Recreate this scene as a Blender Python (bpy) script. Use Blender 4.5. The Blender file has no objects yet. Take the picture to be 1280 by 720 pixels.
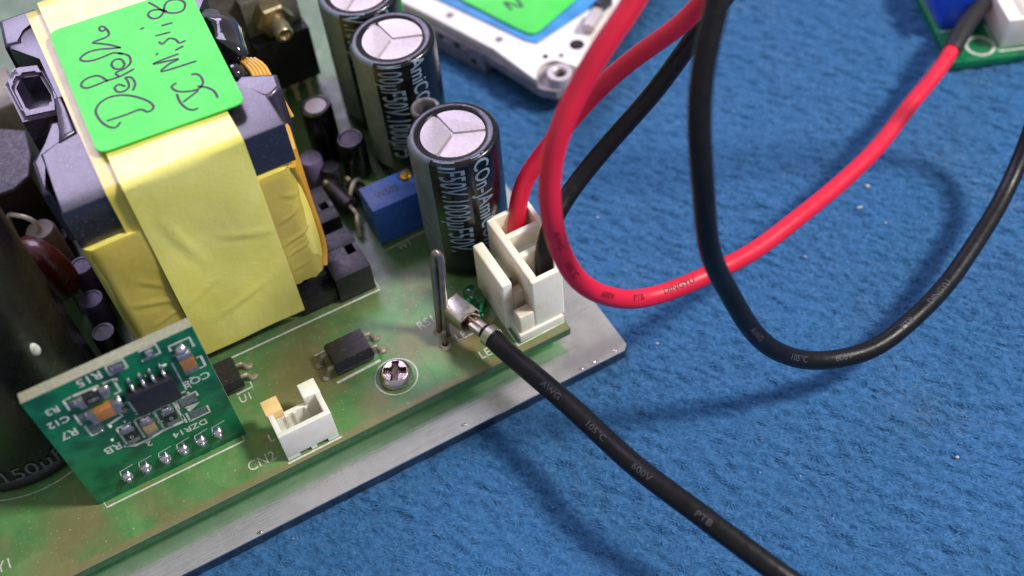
import bpy, bmesh, math, random
import numpy as np
from mathutils import Vector, Matrix

random.seed(7)
S = 0.001                      # the script works in millimetres, the scene is in metres
scene = bpy.context.scene
col = scene.collection

# ------------------------------------------------------------------ camera
Rm = np.array([[0.87472852, -0.47968862, -0.06891181],
               [-0.41917326, -0.67756, -0.60432295],
               [0.24319496, 0.5575045, -0.7937537]])
_u, _s, _v = np.linalg.svd(Rm); Rm = _u @ _v
cam_loc = Vector((-38.7616, -102.7986, 137.6531)) * S
cd = bpy.data.cameras.new('camera')
cd.sensor_width = 36.0; cd.lens = 1427.139 / 1280 * 36
cd.clip_start = 0.005; cd.clip_end = 20
cd.dof.use_dof = True; cd.dof.focus_distance = 0.158; cd.dof.aperture_fstop = 15.5
cam = bpy.data.objects.new('camera', cd); col.objects.link(cam)
_m = Matrix(((Rm[0][0], -Rm[1][0], -Rm[2][0]), (Rm[0][1], -Rm[1][1], -Rm[2][1]), (Rm[0][2], -Rm[1][2], -Rm[2][2])))
cam.matrix_world = Matrix.Translation(cam_loc) @ _m.to_4x4()
scene.camera = cam

# ------------------------------------------------------------------ light
world = bpy.data.worlds.new('World'); scene.world = world; world.use_nodes = True
bg = world.node_tree.nodes['Background']
bg.inputs[0].default_value = (0.78, 0.80, 0.90, 1); bg.inputs[1].default_value = 0.46
def area(name, direction, dist, size, power, color, target=(0, 0, 0)):
    l = bpy.data.lights.new(name, 'AREA'); l.shape = 'SQUARE'; l.size = size; l.energy = power; l.color = color
    o = bpy.data.objects.new(name, l); col.objects.link(o)
    d = Vector(direction).normalized()
    o.location = Vector(target) * S + d * dist
    o.rotation_euler = d.to_track_quat('Z', 'Y').to_euler()
    return o
area('key_lamp', (0.56, -0.33, 0.76), 0.7, 0.095, 4.9, (1.0, 0.95, 0.88))
area('ceiling_panel', (0.03, 0.74, 0.67), 1.0, 0.5, 5.0, (0.76, 0.65, 1.0))

scene.view_settings.view_transform = 'Standard'
scene.view_settings.look = 'None'
scene.view_settings.gamma = 1; scene.view_settings.exposure = 0.10

# ------------------------------------------------------------------ materials
def lin(r, g, b):
    f = lambda c: (c / 255 / 12.92) if c / 255 <= 0.04045 else ((c / 255 + 0.055) / 1.055) ** 2.4
    return (f(r), f(g), f(b), 1)
class NT:
    def __init__(s, name, org=(0, 0, 0)):
        s.m = bpy.data.materials.new(name); s.m.use_nodes = True
        s.nt = s.m.node_tree; s.b = s.nt.nodes['Principled BSDF']
        tc = s.nt.nodes.new('ShaderNodeTexCoord'); mp = s.nt.nodes.new('ShaderNodeMapping')
        mp.inputs['Scale'].default_value = (1000, 1000, 1000); mp.inputs['Location'].default_value = org
        s.nt.links.new(tc.outputs['Object'], mp.inputs[0]); s.co = mp.outputs[0]
    def link(s, a, b): s.nt.links.new(a, b)
    def noise(s, scale, detail=3, rough=0.5, stretch=None, dist=0.0):
        n = s.nt.nodes.new('ShaderNodeTexNoise'); n.inputs['Scale'].default_value = scale
        n.inputs['Detail'].default_value = detail; n.inputs['Roughness'].default_value = rough
        n.inputs['Distortion'].default_value = dist
        co = s.co
        if stretch:
            mp = s.nt.nodes.new('ShaderNodeMapping'); mp.inputs['Scale'].default_value = stretch[:3]
            if len(stretch) > 3: mp.inputs['Rotation'].default_value = (0, 0, stretch[3])
            s.link(co, mp.inputs[0]); co = mp.outputs[0]
        s.link(co, n.inputs[0]); return n.outputs[0]
    def vor(s, scale, feature='F1'):
        n = s.nt.nodes.new('ShaderNodeTexVoronoi'); n.inputs['Scale'].default_value = scale; n.feature = feature
        s.link(s.co, n.inputs[0]); return n.outputs[0]
    def ramp(s, fac, a, b, va=0.0, vb=1.0):
        n = s.nt.nodes.new('ShaderNodeMapRange'); n.clamp = True
        for i, v in enumerate((a, b, va, vb)): n.inputs[i + 1].default_value = v
        s.link(fac, n.inputs[0]); return n.outputs[0]
    def mix(s, fac, a, b, mode='MIX'):
        n = s.nt.nodes.new('ShaderNodeMix'); n.data_type = 'RGBA'; n.blend_type = mode
        for sock, v in ((n.inputs[0], fac), (n.inputs[6], a), (n.inputs[7], b)):
            if isinstance(v, (int, float, tuple)): sock.default_value = v
            else: s.link(v, sock)
        return n.outputs[2]
    def math(s, op, a, b):
        n = s.nt.nodes.new('ShaderNodeMath'); n.operation = op
        for sock, v in ((n.inputs[0], a), (n.inputs[1], b)):
            if isinstance(v, (int, float)): sock.default_value = v
            else: s.link(v, sock)
        return n.outputs[0]
    def sep(s):
        n = s.nt.nodes.new('ShaderNodeSeparateXYZ'); s.link(s.co, n.inputs[0]); return n.outputs
    def color(s, v):
        if isinstance(v, tuple): s.b.inputs['Base Color'].default_value = v
        else: s.link(v, s.b.inputs['Base Color'])
    def rough(s, v):
        if isinstance(v, (int, float)): s.b.inputs['Roughness'].default_value = v
        else: s.link(v, s.b.inputs['Roughness'])
    def bump(s, h, dist_mm, strength=1.0):
        n = s.nt.nodes.new('ShaderNodeBump'); n.inputs['Distance'].default_value = dist_mm * S
        n.inputs['Strength'].default_value = strength; s.link(h, n.inputs['Height'])
        s.link(n.outputs[0], s.b.inputs['Normal'])
    def set(s, **k):
        for a, v in k.items(): s.b.inputs[a.replace('_', ' ')].default_value = v
        return s
def plain(name, c, rough=0.45, metal=0.0, vary=0.18, nscale=0.8, bump=0.02, bscale=6.0, dust=0.0, **k):
    t = NT(name)
    dark = tuple(x * (1 - vary) for x in c[:3]) + (1,); light = tuple(min(1, x * (1 + vary)) for x in c[:3]) + (1,)
    cc = t.mix(t.ramp(t.noise(nscale, 4), 0.3, 0.7), dark, light)
    if dust:
        d = t.ramp(t.noise(2.3, 5, 0.75), 0.60, 0.68, 0, dust)
        cc = t.mix(d, cc, (0.42, 0.40, 0.38, 1))
    t.color(cc)
    t.rough(t.ramp(t.noise(nscale * 2.1, 4), 0.3, 0.7, max(0.02, rough - 0.08), min(1, rough + 0.1)))
    t.set(Metallic=metal)
    if bump: t.bump(t.noise(bscale, 3), bump)
    for a, v in k.items(): t.b.inputs[a.replace('_', ' ')].default_value = v
    return t.m

M = {}
# felt
t = NT('felt_blue')
n1 = t.noise(1.4, 5, 0.75); n2 = t.noise(0.06, 3)
c = t.mix(t.ramp(n1, 0.36, 0.64), lin(36, 82, 128), lin(62, 116, 168))
c = t.mix(t.ramp(n2, 0.35, 0.7, 0, 0.35), c, lin(44, 116, 174))
fl = t.ramp(t.noise(2.6, 4, 0.8, (0.5, 1.6, 1, 0.5)), 0.55, 0.75, 0, 0.5)
c = t.mix(fl, c, lin(70, 134, 190))
sm = t.math('MULTIPLY', t.ramp(t.noise(0.05, 3, 0.6), 0.60, 0.72), t.ramp(t.noise(1.3, 5, 0.8), 0.50, 0.72, 0, 0.5))
c = t.mix(sm, c, lin(150, 160, 170))
t.color(c); t.rough(0.95); t.set(Sheen_Weight=0.1, Sheen_Roughness=0.6, Specular_IOR_Level=0.1)
t.bump(t.noise(4.0, 4, 0.7, (0.5, 1.4, 1, 0.5)), 0.30)
M['felt'] = t.m
t = NT('felt_fibre')
c = t.mix(t.ramp(t.noise(1.4, 4, 0.75), 0.34, 0.66), lin(44, 94, 144), lin(76, 132, 184))
c = t.mix(t.math('MULTIPLY', t.ramp(t.noise(0.05, 3, 0.6), 0.52, 0.70), t.ramp(t.noise(0.9, 5, 0.8), 0.50, 0.68, 0, 0.55)), c, lin(160, 168, 176))
t.color(c); t.rough(0.8); t.set(Specular_IOR_Level=0.15)
M['felt_fibre'] = t.m
# circuit board laminate
PSU = (-45, 30, -6.6)
t = NT('board_green', PSU)
xyz = t.sep()
g = t.mix(t.ramp(t.noise(0.16, 3, 0.5), 0.42, 0.56), lin(92, 146, 82), lin(108, 164, 96))
vv = t.nt.nodes.new('ShaderNodeTexVoronoi'); vv.distance = 'CHEBYCHEV'; vv.inputs['Scale'].default_value = 0.11; t.link(t.co, vv.inputs[0])
g = t.mix(t.ramp(vv.outputs['Color'], 0.35, 0.45, 0.0, 0.45), g, lin(82, 136, 78))
def spot(cx, cy, r, wob=5.0):
    v = t.nt.nodes.new('ShaderNodeVectorMath'); v.operation = 'DISTANCE'
    t.link(t.co, v.inputs[0]); v.inputs[1].default_value = (cx, cy, 0)
    return t.ramp(t.math('ADD', v.outputs['Value'], t.math('MULTIPLY', t.noise(0.3, 4, 0.6), wob)), r * 0.35 + wob / 2, r + wob / 2, 1, 0)
stain = t.ramp(t.noise(0.09, 4, 0.6, None, 0.6), 0.50, 0.70, 0, 0.8)
g = t.mix(stain, g, lin(138, 122, 84))
for cx, cy, r, f in ((-6, -10, 7, .85), (-30, -4, 8, .75), (-66, -9, 6, .55), (-23, -14, 4, .6), (-14, -7, 5, .6), (-33, -9, 5, .6), (-70, -15, 6, .7)):
    g = t.mix(t.math('MULTIPLY', spot(cx, cy, r), f), g, lin(146, 126, 88))
edge = t.math('ADD', xyz[1], t.math('MULTIPLY', t.noise(0.12, 3), 1.6))
band = t.ramp(edge, -15.6, -14.9, 0.8, 0)
g = t.mix(band, g, lin(146, 134, 96))
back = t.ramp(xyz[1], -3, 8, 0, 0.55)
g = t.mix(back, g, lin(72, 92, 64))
spk = t.ramp(t.noise(2.6, 2, 0.4), 0.70, 0.74, 0, 0.75)
g = t.mix(spk, g, lin(205, 205, 180))
hz = t.ramp(t.noise(0.35, 6, 0.8), 0.48, 0.72, 0, 0.4)
g = t.mix(hz, g, lin(168, 160, 124))
sc = t.ramp(t.noise(1.2, 5, 0.8, (1, 0.2, 1, 0.7)), 0.60, 0.72, 0, 0.35)
g = t.mix(sc, g, lin(170, 182, 150))
t.color(g); t.rough(t.ramp(t.noise(0.3, 4, 0.7), 0.3, 0.7, 0.28, 0.55))
t.set(Coat_Weight=0.3, Coat_Roughness=0.25)
t.bump(t.noise(1.4, 4, 0.6), 0.04)
tl = t.nt.nodes.new('ShaderNodeBsdfTranslucent'); tl.inputs[0].default_value = lin(70, 170, 90)
mx = t.nt.nodes.new('ShaderNodeMixShader'); mx.inputs[0].default_value = 0.22
out = t.nt.nodes['Material Output']
t.link(t.b.outputs[0], mx.inputs[1]); t.link(tl.outputs[0], mx.inputs[2]); t.link(mx.outputs[0], out.inputs[0])
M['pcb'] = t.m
M['pcb_side'] = plain('laminate_side', lin(44, 96, 58), 0.5, vary=0.2, nscale=1)
M['pcb_under'] = plain('board_underside', lin(70, 186, 96), 0.4, vary=0.15, nscale=0.2)
M['pcb_edge'] = plain('laminate_edge', lin(150, 150, 128), 0.7, vary=0.15, nscale=2, bump=0.05)
t = NT('daughter_green')
g = t.mix(t.ramp(t.noise(0.28, 3, 0.5), 0.40, 0.58), lin(2, 86, 56), lin(8, 118, 72))
g = t.mix(t.ramp(t.noise(2.2, 5, 0.8), 0.66, 0.74, 0, 0.4), g, lin(150, 190, 160))
t.color(g); t.rough(0.32); t.set(Coat_Weight=0.3, Coat_Roughness=0.15); t.bump(t.noise(0.9, 3), 0.03)
M['pcb_dark'] = t.m
M['silk'] = plain('silkscreen_white', lin(205, 208, 196), 0.7, vary=0.22, nscale=1.4, bump=0.0)
M['silk_dim'] = plain('silkscreen_worn', lin(168, 176, 158), 0.7, vary=0.3, nscale=1.8, bump=0.0)
# aluminium plate
t = NT('aluminium_plate')
c = t.mix(t.ramp(t.noise(0.25, 5, 0.7), 0.35, 0.65), lin(222, 218, 214), lin(238, 234, 230))
c = t.mix(t.ramp(t.noise(1.1, 5, 0.75), 0.66, 0.76, 0, 0.45), c, lin(140, 134, 126))
c = t.mix(t.ramp(t.noise(0.5, 5, 0.8, (0.12, 1.5, 1)), 0.52, 0.75, 0, 0.5), c, lin(150, 146, 140))
t.color(c); t.set(Metallic=0.86)
t.rough(t.ramp(t.noise(0.8, 5, 0.7), 0.3, 0.7, 0.14, 0.26))
t.bump(t.noise(1.5, 5, 0.7, (0.08, 2, 1)), 0.03)
M['plate'] = t.m
M['alu'] = plain('aluminium_can', lin(200, 190, 192), 0.42, 0.35, vary=0.1, nscale=2.0, bump=0.02)
M['heatsink'] = plain('heatsink_grey', lin(120, 116, 112), 0.55, 0.6, vary=0.25, bump=0.05, dust=0.5)
M['steel'] = plain('steel', lin(198, 186, 184), 0.24, 1.0, vary=0.15, nscale=1.5, bump=0.03)
M['steel_dark'] = plain('steel_worn', lin(120, 104, 98), 0.4, 1.0, vary=0.4, nscale=2.0, bump=0.08)
M['tin'] = plain('tinned_brass', lin(198, 194, 178), 0.34, 1.0, vary=0.08, nscale=0.5, bump=0.01)
M['solder'] = plain('solder', lin(205, 200, 205), 0.2, 1.0, vary=0.1, bump=0.04, bscale=3)
M['solder_dull'] = plain('solder_flux', lin(160, 150, 132), 0.5, 0.5, vary=0.35, bump=0.06, bscale=3)
M['brass'] = plain('brass', lin(200, 158, 80), 0.3, 1.0)
M['nut'] = plain('nut_plated', lin(176, 164, 132), 0.36, 1.0, vary=0.2, bump=0.03)
M['post_grey'] = plain('post_grey', lin(128, 124, 126), 0.45, 0.8, vary=0.25, nscale=1.0)
M['wire_grey'] = plain('shunt_wire', lin(150, 140, 140), 0.36, 0.9, vary=0.25, nscale=0.6, bump=0.03)
# plastics
M['sleeve'] = plain('sleeve_black', lin(11, 11, 17), 0.22, 0, vary=0.3, nscale=0.5, bump=0.04, bscale=0.7, dust=0.06, Coat_Weight=0.15, Coat_Roughness=0.15)
M['sleeve_big'] = plain('sleeve_dark', lin(14, 12, 16), 0.3, 0, vary=0.3, nscale=0.3, bump=0.05, bscale=0.5, dust=0.08, Coat_Weight=0.15, Coat_Roughness=0.12)
M['stripe'] = plain('sleeve_stripe', lin(92, 106, 112), 0.35, 0, vary=0.2, nscale=0.6, bump=0.02)
M['print'] = plain('sleeve_print', lin(122, 144, 164), 0.45, 0, vary=0.25, nscale=1.2, bump=0)
M['print_dim'] = plain('sleeve_print_dim', lin(96, 96, 104), 0.5, 0, vary=0.25, nscale=1.2, bump=0)
M['black'] = plain('black_plastic', lin(30, 29, 34), 0.38, 0, vary=0.25, bump=0.03, dust=0.2)
M['bobbin'] = plain('bobbin_plastic', lin(44, 37, 58), 0.34, 0, vary=0.25, bump=0.04, dust=0.25, Coat_Weight=1.0, Coat_Roughness=0.2)
M['core'] = plain('ferrite', lin(32, 28, 40), 0.36, 0, vary=0.25, bump=0.05, bscale=4, dust=0.25, Coat_Weight=1.0, Coat_Roughness=0.2)
M['gloss_black'] = plain('black_varnish', lin(20, 19, 24), 0.1, 0, vary=0.2, bump=0.12, bscale=0.6, Coat_Weight=1.0, Coat_Roughness=0.05)
M['chip'] = plain('chip_epoxy', lin(34, 32, 38), 0.42, 0, vary=0.18, bump=0.03, dust=0.25)
M['purple'] = plain('purple_sleeve', lin(96, 84, 120), 0.45, 0, vary=0.2, dust=0.2)
M['white_nylon'] = plain('white_nylon', lin(238, 234, 224), 0.42, 0, vary=0.07, nscale=0.3, bump=0.03, Subsurface_Weight=0.35, Subsurface_Scale=0.0015)
t = NT('white_nylon_stained', PSU)
c = t.mix(t.ramp(t.noise(0.22, 4, 0.6), 0.40, 0.66), lin(248, 245, 236), lin(244, 236, 212))
xyz = t.sep()
def blob(cx, cy, cz, r):
    v = t.nt.nodes.new('ShaderNodeVectorMath'); v.operation = 'DISTANCE'
    t.link(t.co, v.inputs[0]); v.inputs[1].default_value = (cx, cy, cz)
    return t.ramp(t.math('ADD', v.outputs['Value'], t.math('MULTIPLY', t.noise(0.7, 4), 2.4)), r * 0.45 + 1.2, r + 1.2, 1, 0)
c = t.mix(t.math('MULTIPLY', blob(1.6, -12.2, 6.0, 3.6), 0.6), c, lin(150, 116, 78))
c = t.mix(t.math('MULTIPLY', blob(2.6, -10.5, 8.5, 2.6), 0.55), c, lin(190, 150, 100))
c = t.mix(t.ramp(t.noise(1.6, 5, 0.7), 0.62, 0.74, 0, 0.35), c, lin(150, 136, 108))
t.color(c); t.rough(0.42); t.set(Subsurface_Weight=0.35, Subsurface_Scale=0.0015); t.bump(t.noise(2.0, 4), 0.04)
M['nylon_stain'] = t.m
M['nylon_orange'] = plain('nylon_yellowed', lin(238, 202, 140), 0.42, 0, vary=0.12, nscale=0.5, bump=0.03)
M['blue'] = plain('trimmer_blue', lin(44, 88, 166), 0.42, 0, vary=0.12, bump=0.03, dust=0.15)
M['blue_bright'] = plain('terminal_blue', lin(20, 70, 200), 0.4, 0, vary=0.1)
M['mov'] = plain('varistor_red', lin(92, 30, 30), 0.3, 0, vary=0.3, bump=0.08, bscale=1.0, dust=0.2, Coat_Weight=0.3)
M['resistor_grey'] = plain('resistor_grey', lin(142, 132, 124), 0.6, 0, vary=0.2, dust=0.2)
M['cap_box'] = plain('grey_box', lin(150, 142, 130), 0.6, 0, vary=0.15, dust=0.2)
M['brown'] = plain('chip_capacitor_brown', lin(168, 112, 62), 0.45, 0, vary=0.15, nscale=2)
M['beige'] = plain('chip_capacitor_beige', lin(170, 138, 96), 0.45, 0, vary=0.2, nscale=2)
M['termination'] = plain('end_termination', lin(150, 146, 148), 0.4, 0.7, vary=0.3, nscale=2.5)
M['pad'] = plain('bare_pad', lin(120, 124, 124), 0.45, 0.4, vary=0.25, nscale=2)
# yellow tape
def tape(name, c1, c2, rough=0.36):
    t = NT(name)
    c = t.mix(t.ramp(t.noise(0.10, 4, 0.6, None, 0.5), 0.35, 0.65), c1, c2)
    c = t.mix(t.ramp(t.noise(1.0, 5, 0.8), 0.66, 0.78, 0, 0.5), c, lin(150, 120, 60))
    t.color(c); t.rough(t.ramp(t.noise(0.4, 4), 0.3, 0.7, rough - 0.06, rough + 0.1))
    t.set(Coat_Weight=0.6, Coat_Roughness=0.2, Subsurface_Weight=0.15, Subsurface_Scale=0.0012)
    w = t.math('ADD', t.math('MULTIPLY', t.noise(0.16, 2, 0.4, (1, 1, 0.5), 0.4), 1.0), t.math('MULTIPLY', t.noise(1.6, 3), 0.12))
    t.bump(w, 0.30)
    return t.m
M['tape'] = tape('polyester_tape', lin(246, 232, 134), lin(236, 222, 110))
M['tape_dark'] = tape('polyester_tape_aged', lin(230, 206, 108), lin(216, 194, 86))
M['orange_tape'] = tape('orange_tape', lin(226, 176, 64), lin(206, 150, 50))
# sticker
t = NT('sticker_green')
c = t.mix(t.ramp(t.noise(0.15, 4), 0.3, 0.7), lin(66, 212, 74), lin(84, 224, 88))
c = t.mix(t.ramp(t.noise(0.9, 5, 0.8), 0.68, 0.80, 0, 0.5), c, lin(170, 232, 170))
t.color(c); t.rough(0.5); t.bump(t.noise(0.2, 3), 0.25)
M['sticker'] = t.m
M['ink'] = plain('pen_ink', lin(48, 38, 58), 0.5, 0, vary=0.35, nscale=1.2, bump=0)
def wiremat(name, c, rough=0.36, **k):
    return plain(name, c, rough, 0, vary=0.07, nscale=0.25, bump=0.025, bscale=1.2, dust=0.0, **k)
M['red'] = wiremat('wire_red', lin(214, 24, 58), 0.42, Subsurface_Weight=0.08, Subsurface_Scale=0.001)
M['blackwire'] = plain('wire_black', lin(16, 15, 18), 0.38, 0, vary=0.3, nscale=0.4, bump=0.03, bscale=1.5, dust=0.04, Specular_IOR_Level=0.3)
M['shrink'] = plain('heat_shrink', lin(20, 17, 22), 0.5, 0, vary=0.2, bump=0.05)
M['wire_print_dark'] = plain('wire_print_dark', lin(70, 10, 24), 0.6, 0, vary=0.3, bump=0)
M['wire_print_light'] = plain('wire_print_light', lin(74, 74, 80), 0.6, 0, vary=0.3, nscale=1.5, bump=0)
t = NT('led_green'); t.color(lin(40, 140, 84)); t.rough(0.12)
t.set(Transmission_Weight=0.75, IOR=1.5); M['led'] = t.m
M['module_white'] = plain('module_white', lin(232, 226, 224), 0.55, 0, vary=0.06, nscale=0.4, bump=0.02, dust=0.2)
M['module_grey'] = plain('module_grey', lin(150, 142, 150), 0.5, 0.35, vary=0.2, nscale=0.5, bump=0.04, dust=0.3)
M['module_blue'] = plain('module_blue', lin(60, 140, 205), 0.5, 0, vary=0.25, nscale=0.25)
M['dark_hole'] = plain('dark_hole', lin(30, 28, 30), 0.8, 0)
M['lint'] = plain('lint_white', lin(180, 180, 180), 0.9, 0, vary=0.15)
M['copper_litz'] = plain('bare_strands', lin(176, 150, 120), 0.35, 1.0, vary=0.3)
M['ivory'] = plain('ivory_lead', lin(214, 204, 182), 0.5, 0.3, vary=0.15)

# ------------------------------------------------------------------ mesh helpers
ORG = Vector((0, 0, 0))
def thing(name, loc, label, cat, group=None):
    global ORG
    o = bpy.data.objects.new(name, None); col.objects.link(o); o.empty_display_size = 0.005
    ORG = Vector(loc); o.location = ORG * S
    o['label'] = label; o['category'] = cat
    if group: o['group'] = group
    return o
def obj(name, bm, mat, parent=None, smooth=35, label=None, mat2=None):
    me = bpy.data.meshes.new(name)
    bmesh.ops.transform(bm, matrix=Matrix.Scale(S, 4) @ Matrix.Translation(-ORG), verts=bm.verts)
    bm.to_mesh(me); bm.free()
    me.materials.append(M[mat])
    if mat2: me.materials.append(M[mat2])
    if smooth:
        me.polygons.foreach_set('use_smooth', [True] * len(me.polygons))
        me.set_sharp_from_angle(angle=math.radians(smooth))
    o = bpy.data.objects.new(name, me); col.objects.link(o)
    if parent: o.parent = parent
    if label: o['label'] = label
    return o
def B(): return bmesh.new()
def box(bm, x0, x1, y0, y1, z0, z1, bev=0.0, seg=2, top=None):
    """axis-aligned block; top = inset (dx, dy) of the upper face"""
    tx, ty = top or (0, 0)
    v = [bm.verts.new(p) for p in ((x0, y0, z0), (x1, y0, z0), (x1, y1, z0), (x0, y1, z0),
         (x0 + tx, y0 + ty, z1), (x1 - tx, y0 + ty, z1), (x1 - tx, y1 - ty, z1), (x0 + tx, y1 - ty, z1))]
    fs = [bm.faces.new([v[i] for i in f]) for f in ((3, 2, 1, 0), (4, 5, 6, 7), (0, 1, 5, 4), (1, 2, 6, 5), (2, 3, 7, 6), (3, 0, 4, 7))]
    if bev:
        es = list({e for f in fs for e in f.edges})
        bmesh.ops.bevel(bm, geom=es, offset=bev, segments=seg, affect='EDGES', profile=0.6)
    return bm
def prism(bm, pts, z0, z1, bev=0.0, seg=2):
    a = [bm.verts.new((x, y, z0)) for x, y in pts]; b = [bm.verts.new((x, y, z1)) for x, y in pts]
    n = len(pts); fs = [bm.faces.new(a[::-1]), bm.faces.new(b)]
    for i in range(n): fs.append(bm.faces.new((a[i], a[(i + 1) % n], b[(i + 1) % n], b[i])))
    if bev:
        es = [e for e in fs[1].edges]
        bmesh.ops.bevel(bm, geom=es, offset=bev, segments=seg, affect='EDGES', profile=0.6)
    return bm
def lathe(bm, prof, c=(0, 0, 0), n=40, cap0=False, cap1=False):
    rings = []
    for r, z in prof:
        rings.append([bm.verts.new((c[0] + r * math.cos(2 * math.pi * i / n), c[1] + r * math.sin(2 * math.pi * i / n), c[2] + z)) for i in range(n)])
    for a, b in zip(rings, rings[1:]):
        for i in range(n): bm.faces.new((a[i], a[(i + 1) % n], b[(i + 1) % n], b[i]))
    if cap0: bm.faces.new(rings[0][::-1])
    if cap1: bm.faces.new(rings[-1])
    return bm
def catmull(P, step=1.0):
    P = [Vector(p) for p in P]; Q = [P[0] * 2 - P[1]] + P + [P[-1] * 2 - P[-2]]
    out = []
    for i in range(1, len(Q) - 2):
        p0, p1, p2, p3 = Q[i - 1:i + 3]
        n = max(2, int((p2 - p1).length / step))
        for k in range(n):
            u = k / n
            out.append(0.5 * ((2 * p1) + (p2 - p0) * u + (2 * p0 - 5 * p1 + 4 * p2 - p3) * u * u + (3 * p1 - p0 - 3 * p2 + p3) * u ** 3))
    out.append(P[-1]); return out
def jitter(P, a, k):
    return [p + Vector((math.sin(i * 0.21 + k), math.sin(i * 0.17 + k * 2.1), math.sin(i * 0.26 + k * 3.3))) * a for i, p in enumerate(P)]
def smooth_path(P, it=2):
    for _ in range(it):
        P = [P[0]] + [(P[i - 1] + P[i] * 2 + P[i + 1]) / 4 for i in range(1, len(P) - 1)] + [P[-1]]
    return P
def tube(bm, path, r, n=16, caps=True, squash=None):
    path = [Vector(p) for p in path]; rings = []; nrm = None
    for i, p in enumerate(path):
        t = (path[min(i + 1, len(path) - 1)] - path[max(i - 1, 0)]).normalized()
        if nrm is None:
            nrm = t.orthogonal().normalized()
        nrm = (nrm - t * nrm.dot(t)).normalized(); b = t.cross(nrm)
        rr = r(i / (len(path) - 1)) if callable(r) else r
        rings.append([bm.verts.new(p + (nrm * math.cos(2 * math.pi * k / n) + b * math.sin(2 * math.pi * k / n)) * rr) for k in range(n)])
    for a, b in zip(rings, rings[1:]):
        for k in range(n): bm.faces.new((a[k], a[(k + 1) % n], b[(k + 1) % n], b[k]))
    if caps: bm.faces.new(rings[0][::-1]); bm.faces.new(rings[-1])
    return bm
def ball(bm, c, r, sx=1, sy=1, sz=1, u=12, v=8):
    g = bmesh.ops.create_uvsphere(bm, u_segments=u, v_segments=v, radius=1)
    bmesh.ops.transform(bm, matrix=Matrix.Translation(Vector(c)) @ Matrix.Diagonal((r * sx, r * sy, r * sz, 1)), verts=g['verts'])
    return bm
def xform(bm, m): bmesh.ops.transform(bm, matrix=m, verts=bm.verts); return bm
def text_bm(s, size, sx=1.0, align='CENTER', spacing=1.0, bold=0.0):
    """lettering as flat outline in the xy plane, in mm, centred"""
    cu = bpy.data.curves.new('lettering', 'FONT'); cu.body = s; cu.size = size; cu.align_x = align; cu.align_y = 'CENTER'
    cu.space_character = spacing; cu.offset = bold * size; cu.resolution_u = 3
    o = bpy.data.objects.new('lettering', cu); col.objects.link(o)
    dg = bpy.context.evaluated_depsgraph_get(); dg.update()
    me = bpy.data.meshes.new_from_object(o.evaluated_get(dg))
    bm = B(); bm.from_mesh(me)
    bpy.data.objects.remove(o); bpy.data.curves.remove(cu); bpy.data.meshes.remove(me)
    for v in bm.verts: v.co.x *= sx; v.co.z = 0
    bmesh.ops.remove_doubles(bm, verts=bm.verts, dist=1e-4)
    return bm
def slice_bm(bm, axis, step):
    vals = [v.co[axis] for v in bm.verts]
    if not vals: return bm
    a, b = min(vals), max(vals); x = a + step
    no = Vector((0, 0, 0)); no[axis] = 1
    while x < b:
        co = Vector((0, 0, 0)); co[axis] = x
        bmesh.ops.bisect_plane(bm, geom=bm.verts[:] + bm.edges[:] + bm.faces[:], plane_co=co, plane_no=no)
        x += step
    return bm
def line_strip(bm, pts, w, z=None, closed=False):
    """flat printed line through pts (3-D, horizontal)"""
    P = [Vector(p) for p in pts]
    n = len(P); L = []; R = []
    for i in range(n):
        a = P[i - 1] if (i > 0 or closed) else P[i]; b = P[(i + 1) % n] if (i < n - 1 or closed) else P[i]
        t = (b - a); t.z = 0; t.normalize(); nn = Vector((-t.y, t.x, 0)) * w / 2
        L.append(bm.verts.new(P[i] + nn)); R.append(bm.verts.new(P[i] - nn))
    for i in range(n if closed else n - 1):
        j = (i + 1) % n; bm.faces.new((R[i], R[j], L[j], L[i]))
    return bm
def rough_up(bm, amp, seed=0):
    rnd = random.Random(seed)
    for v in bm.verts: v.co += Vector((rnd.uniform(-1, 1), rnd.uniform(-1, 1), rnd.uniform(-1, 1))) * amp
    return bm

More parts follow.
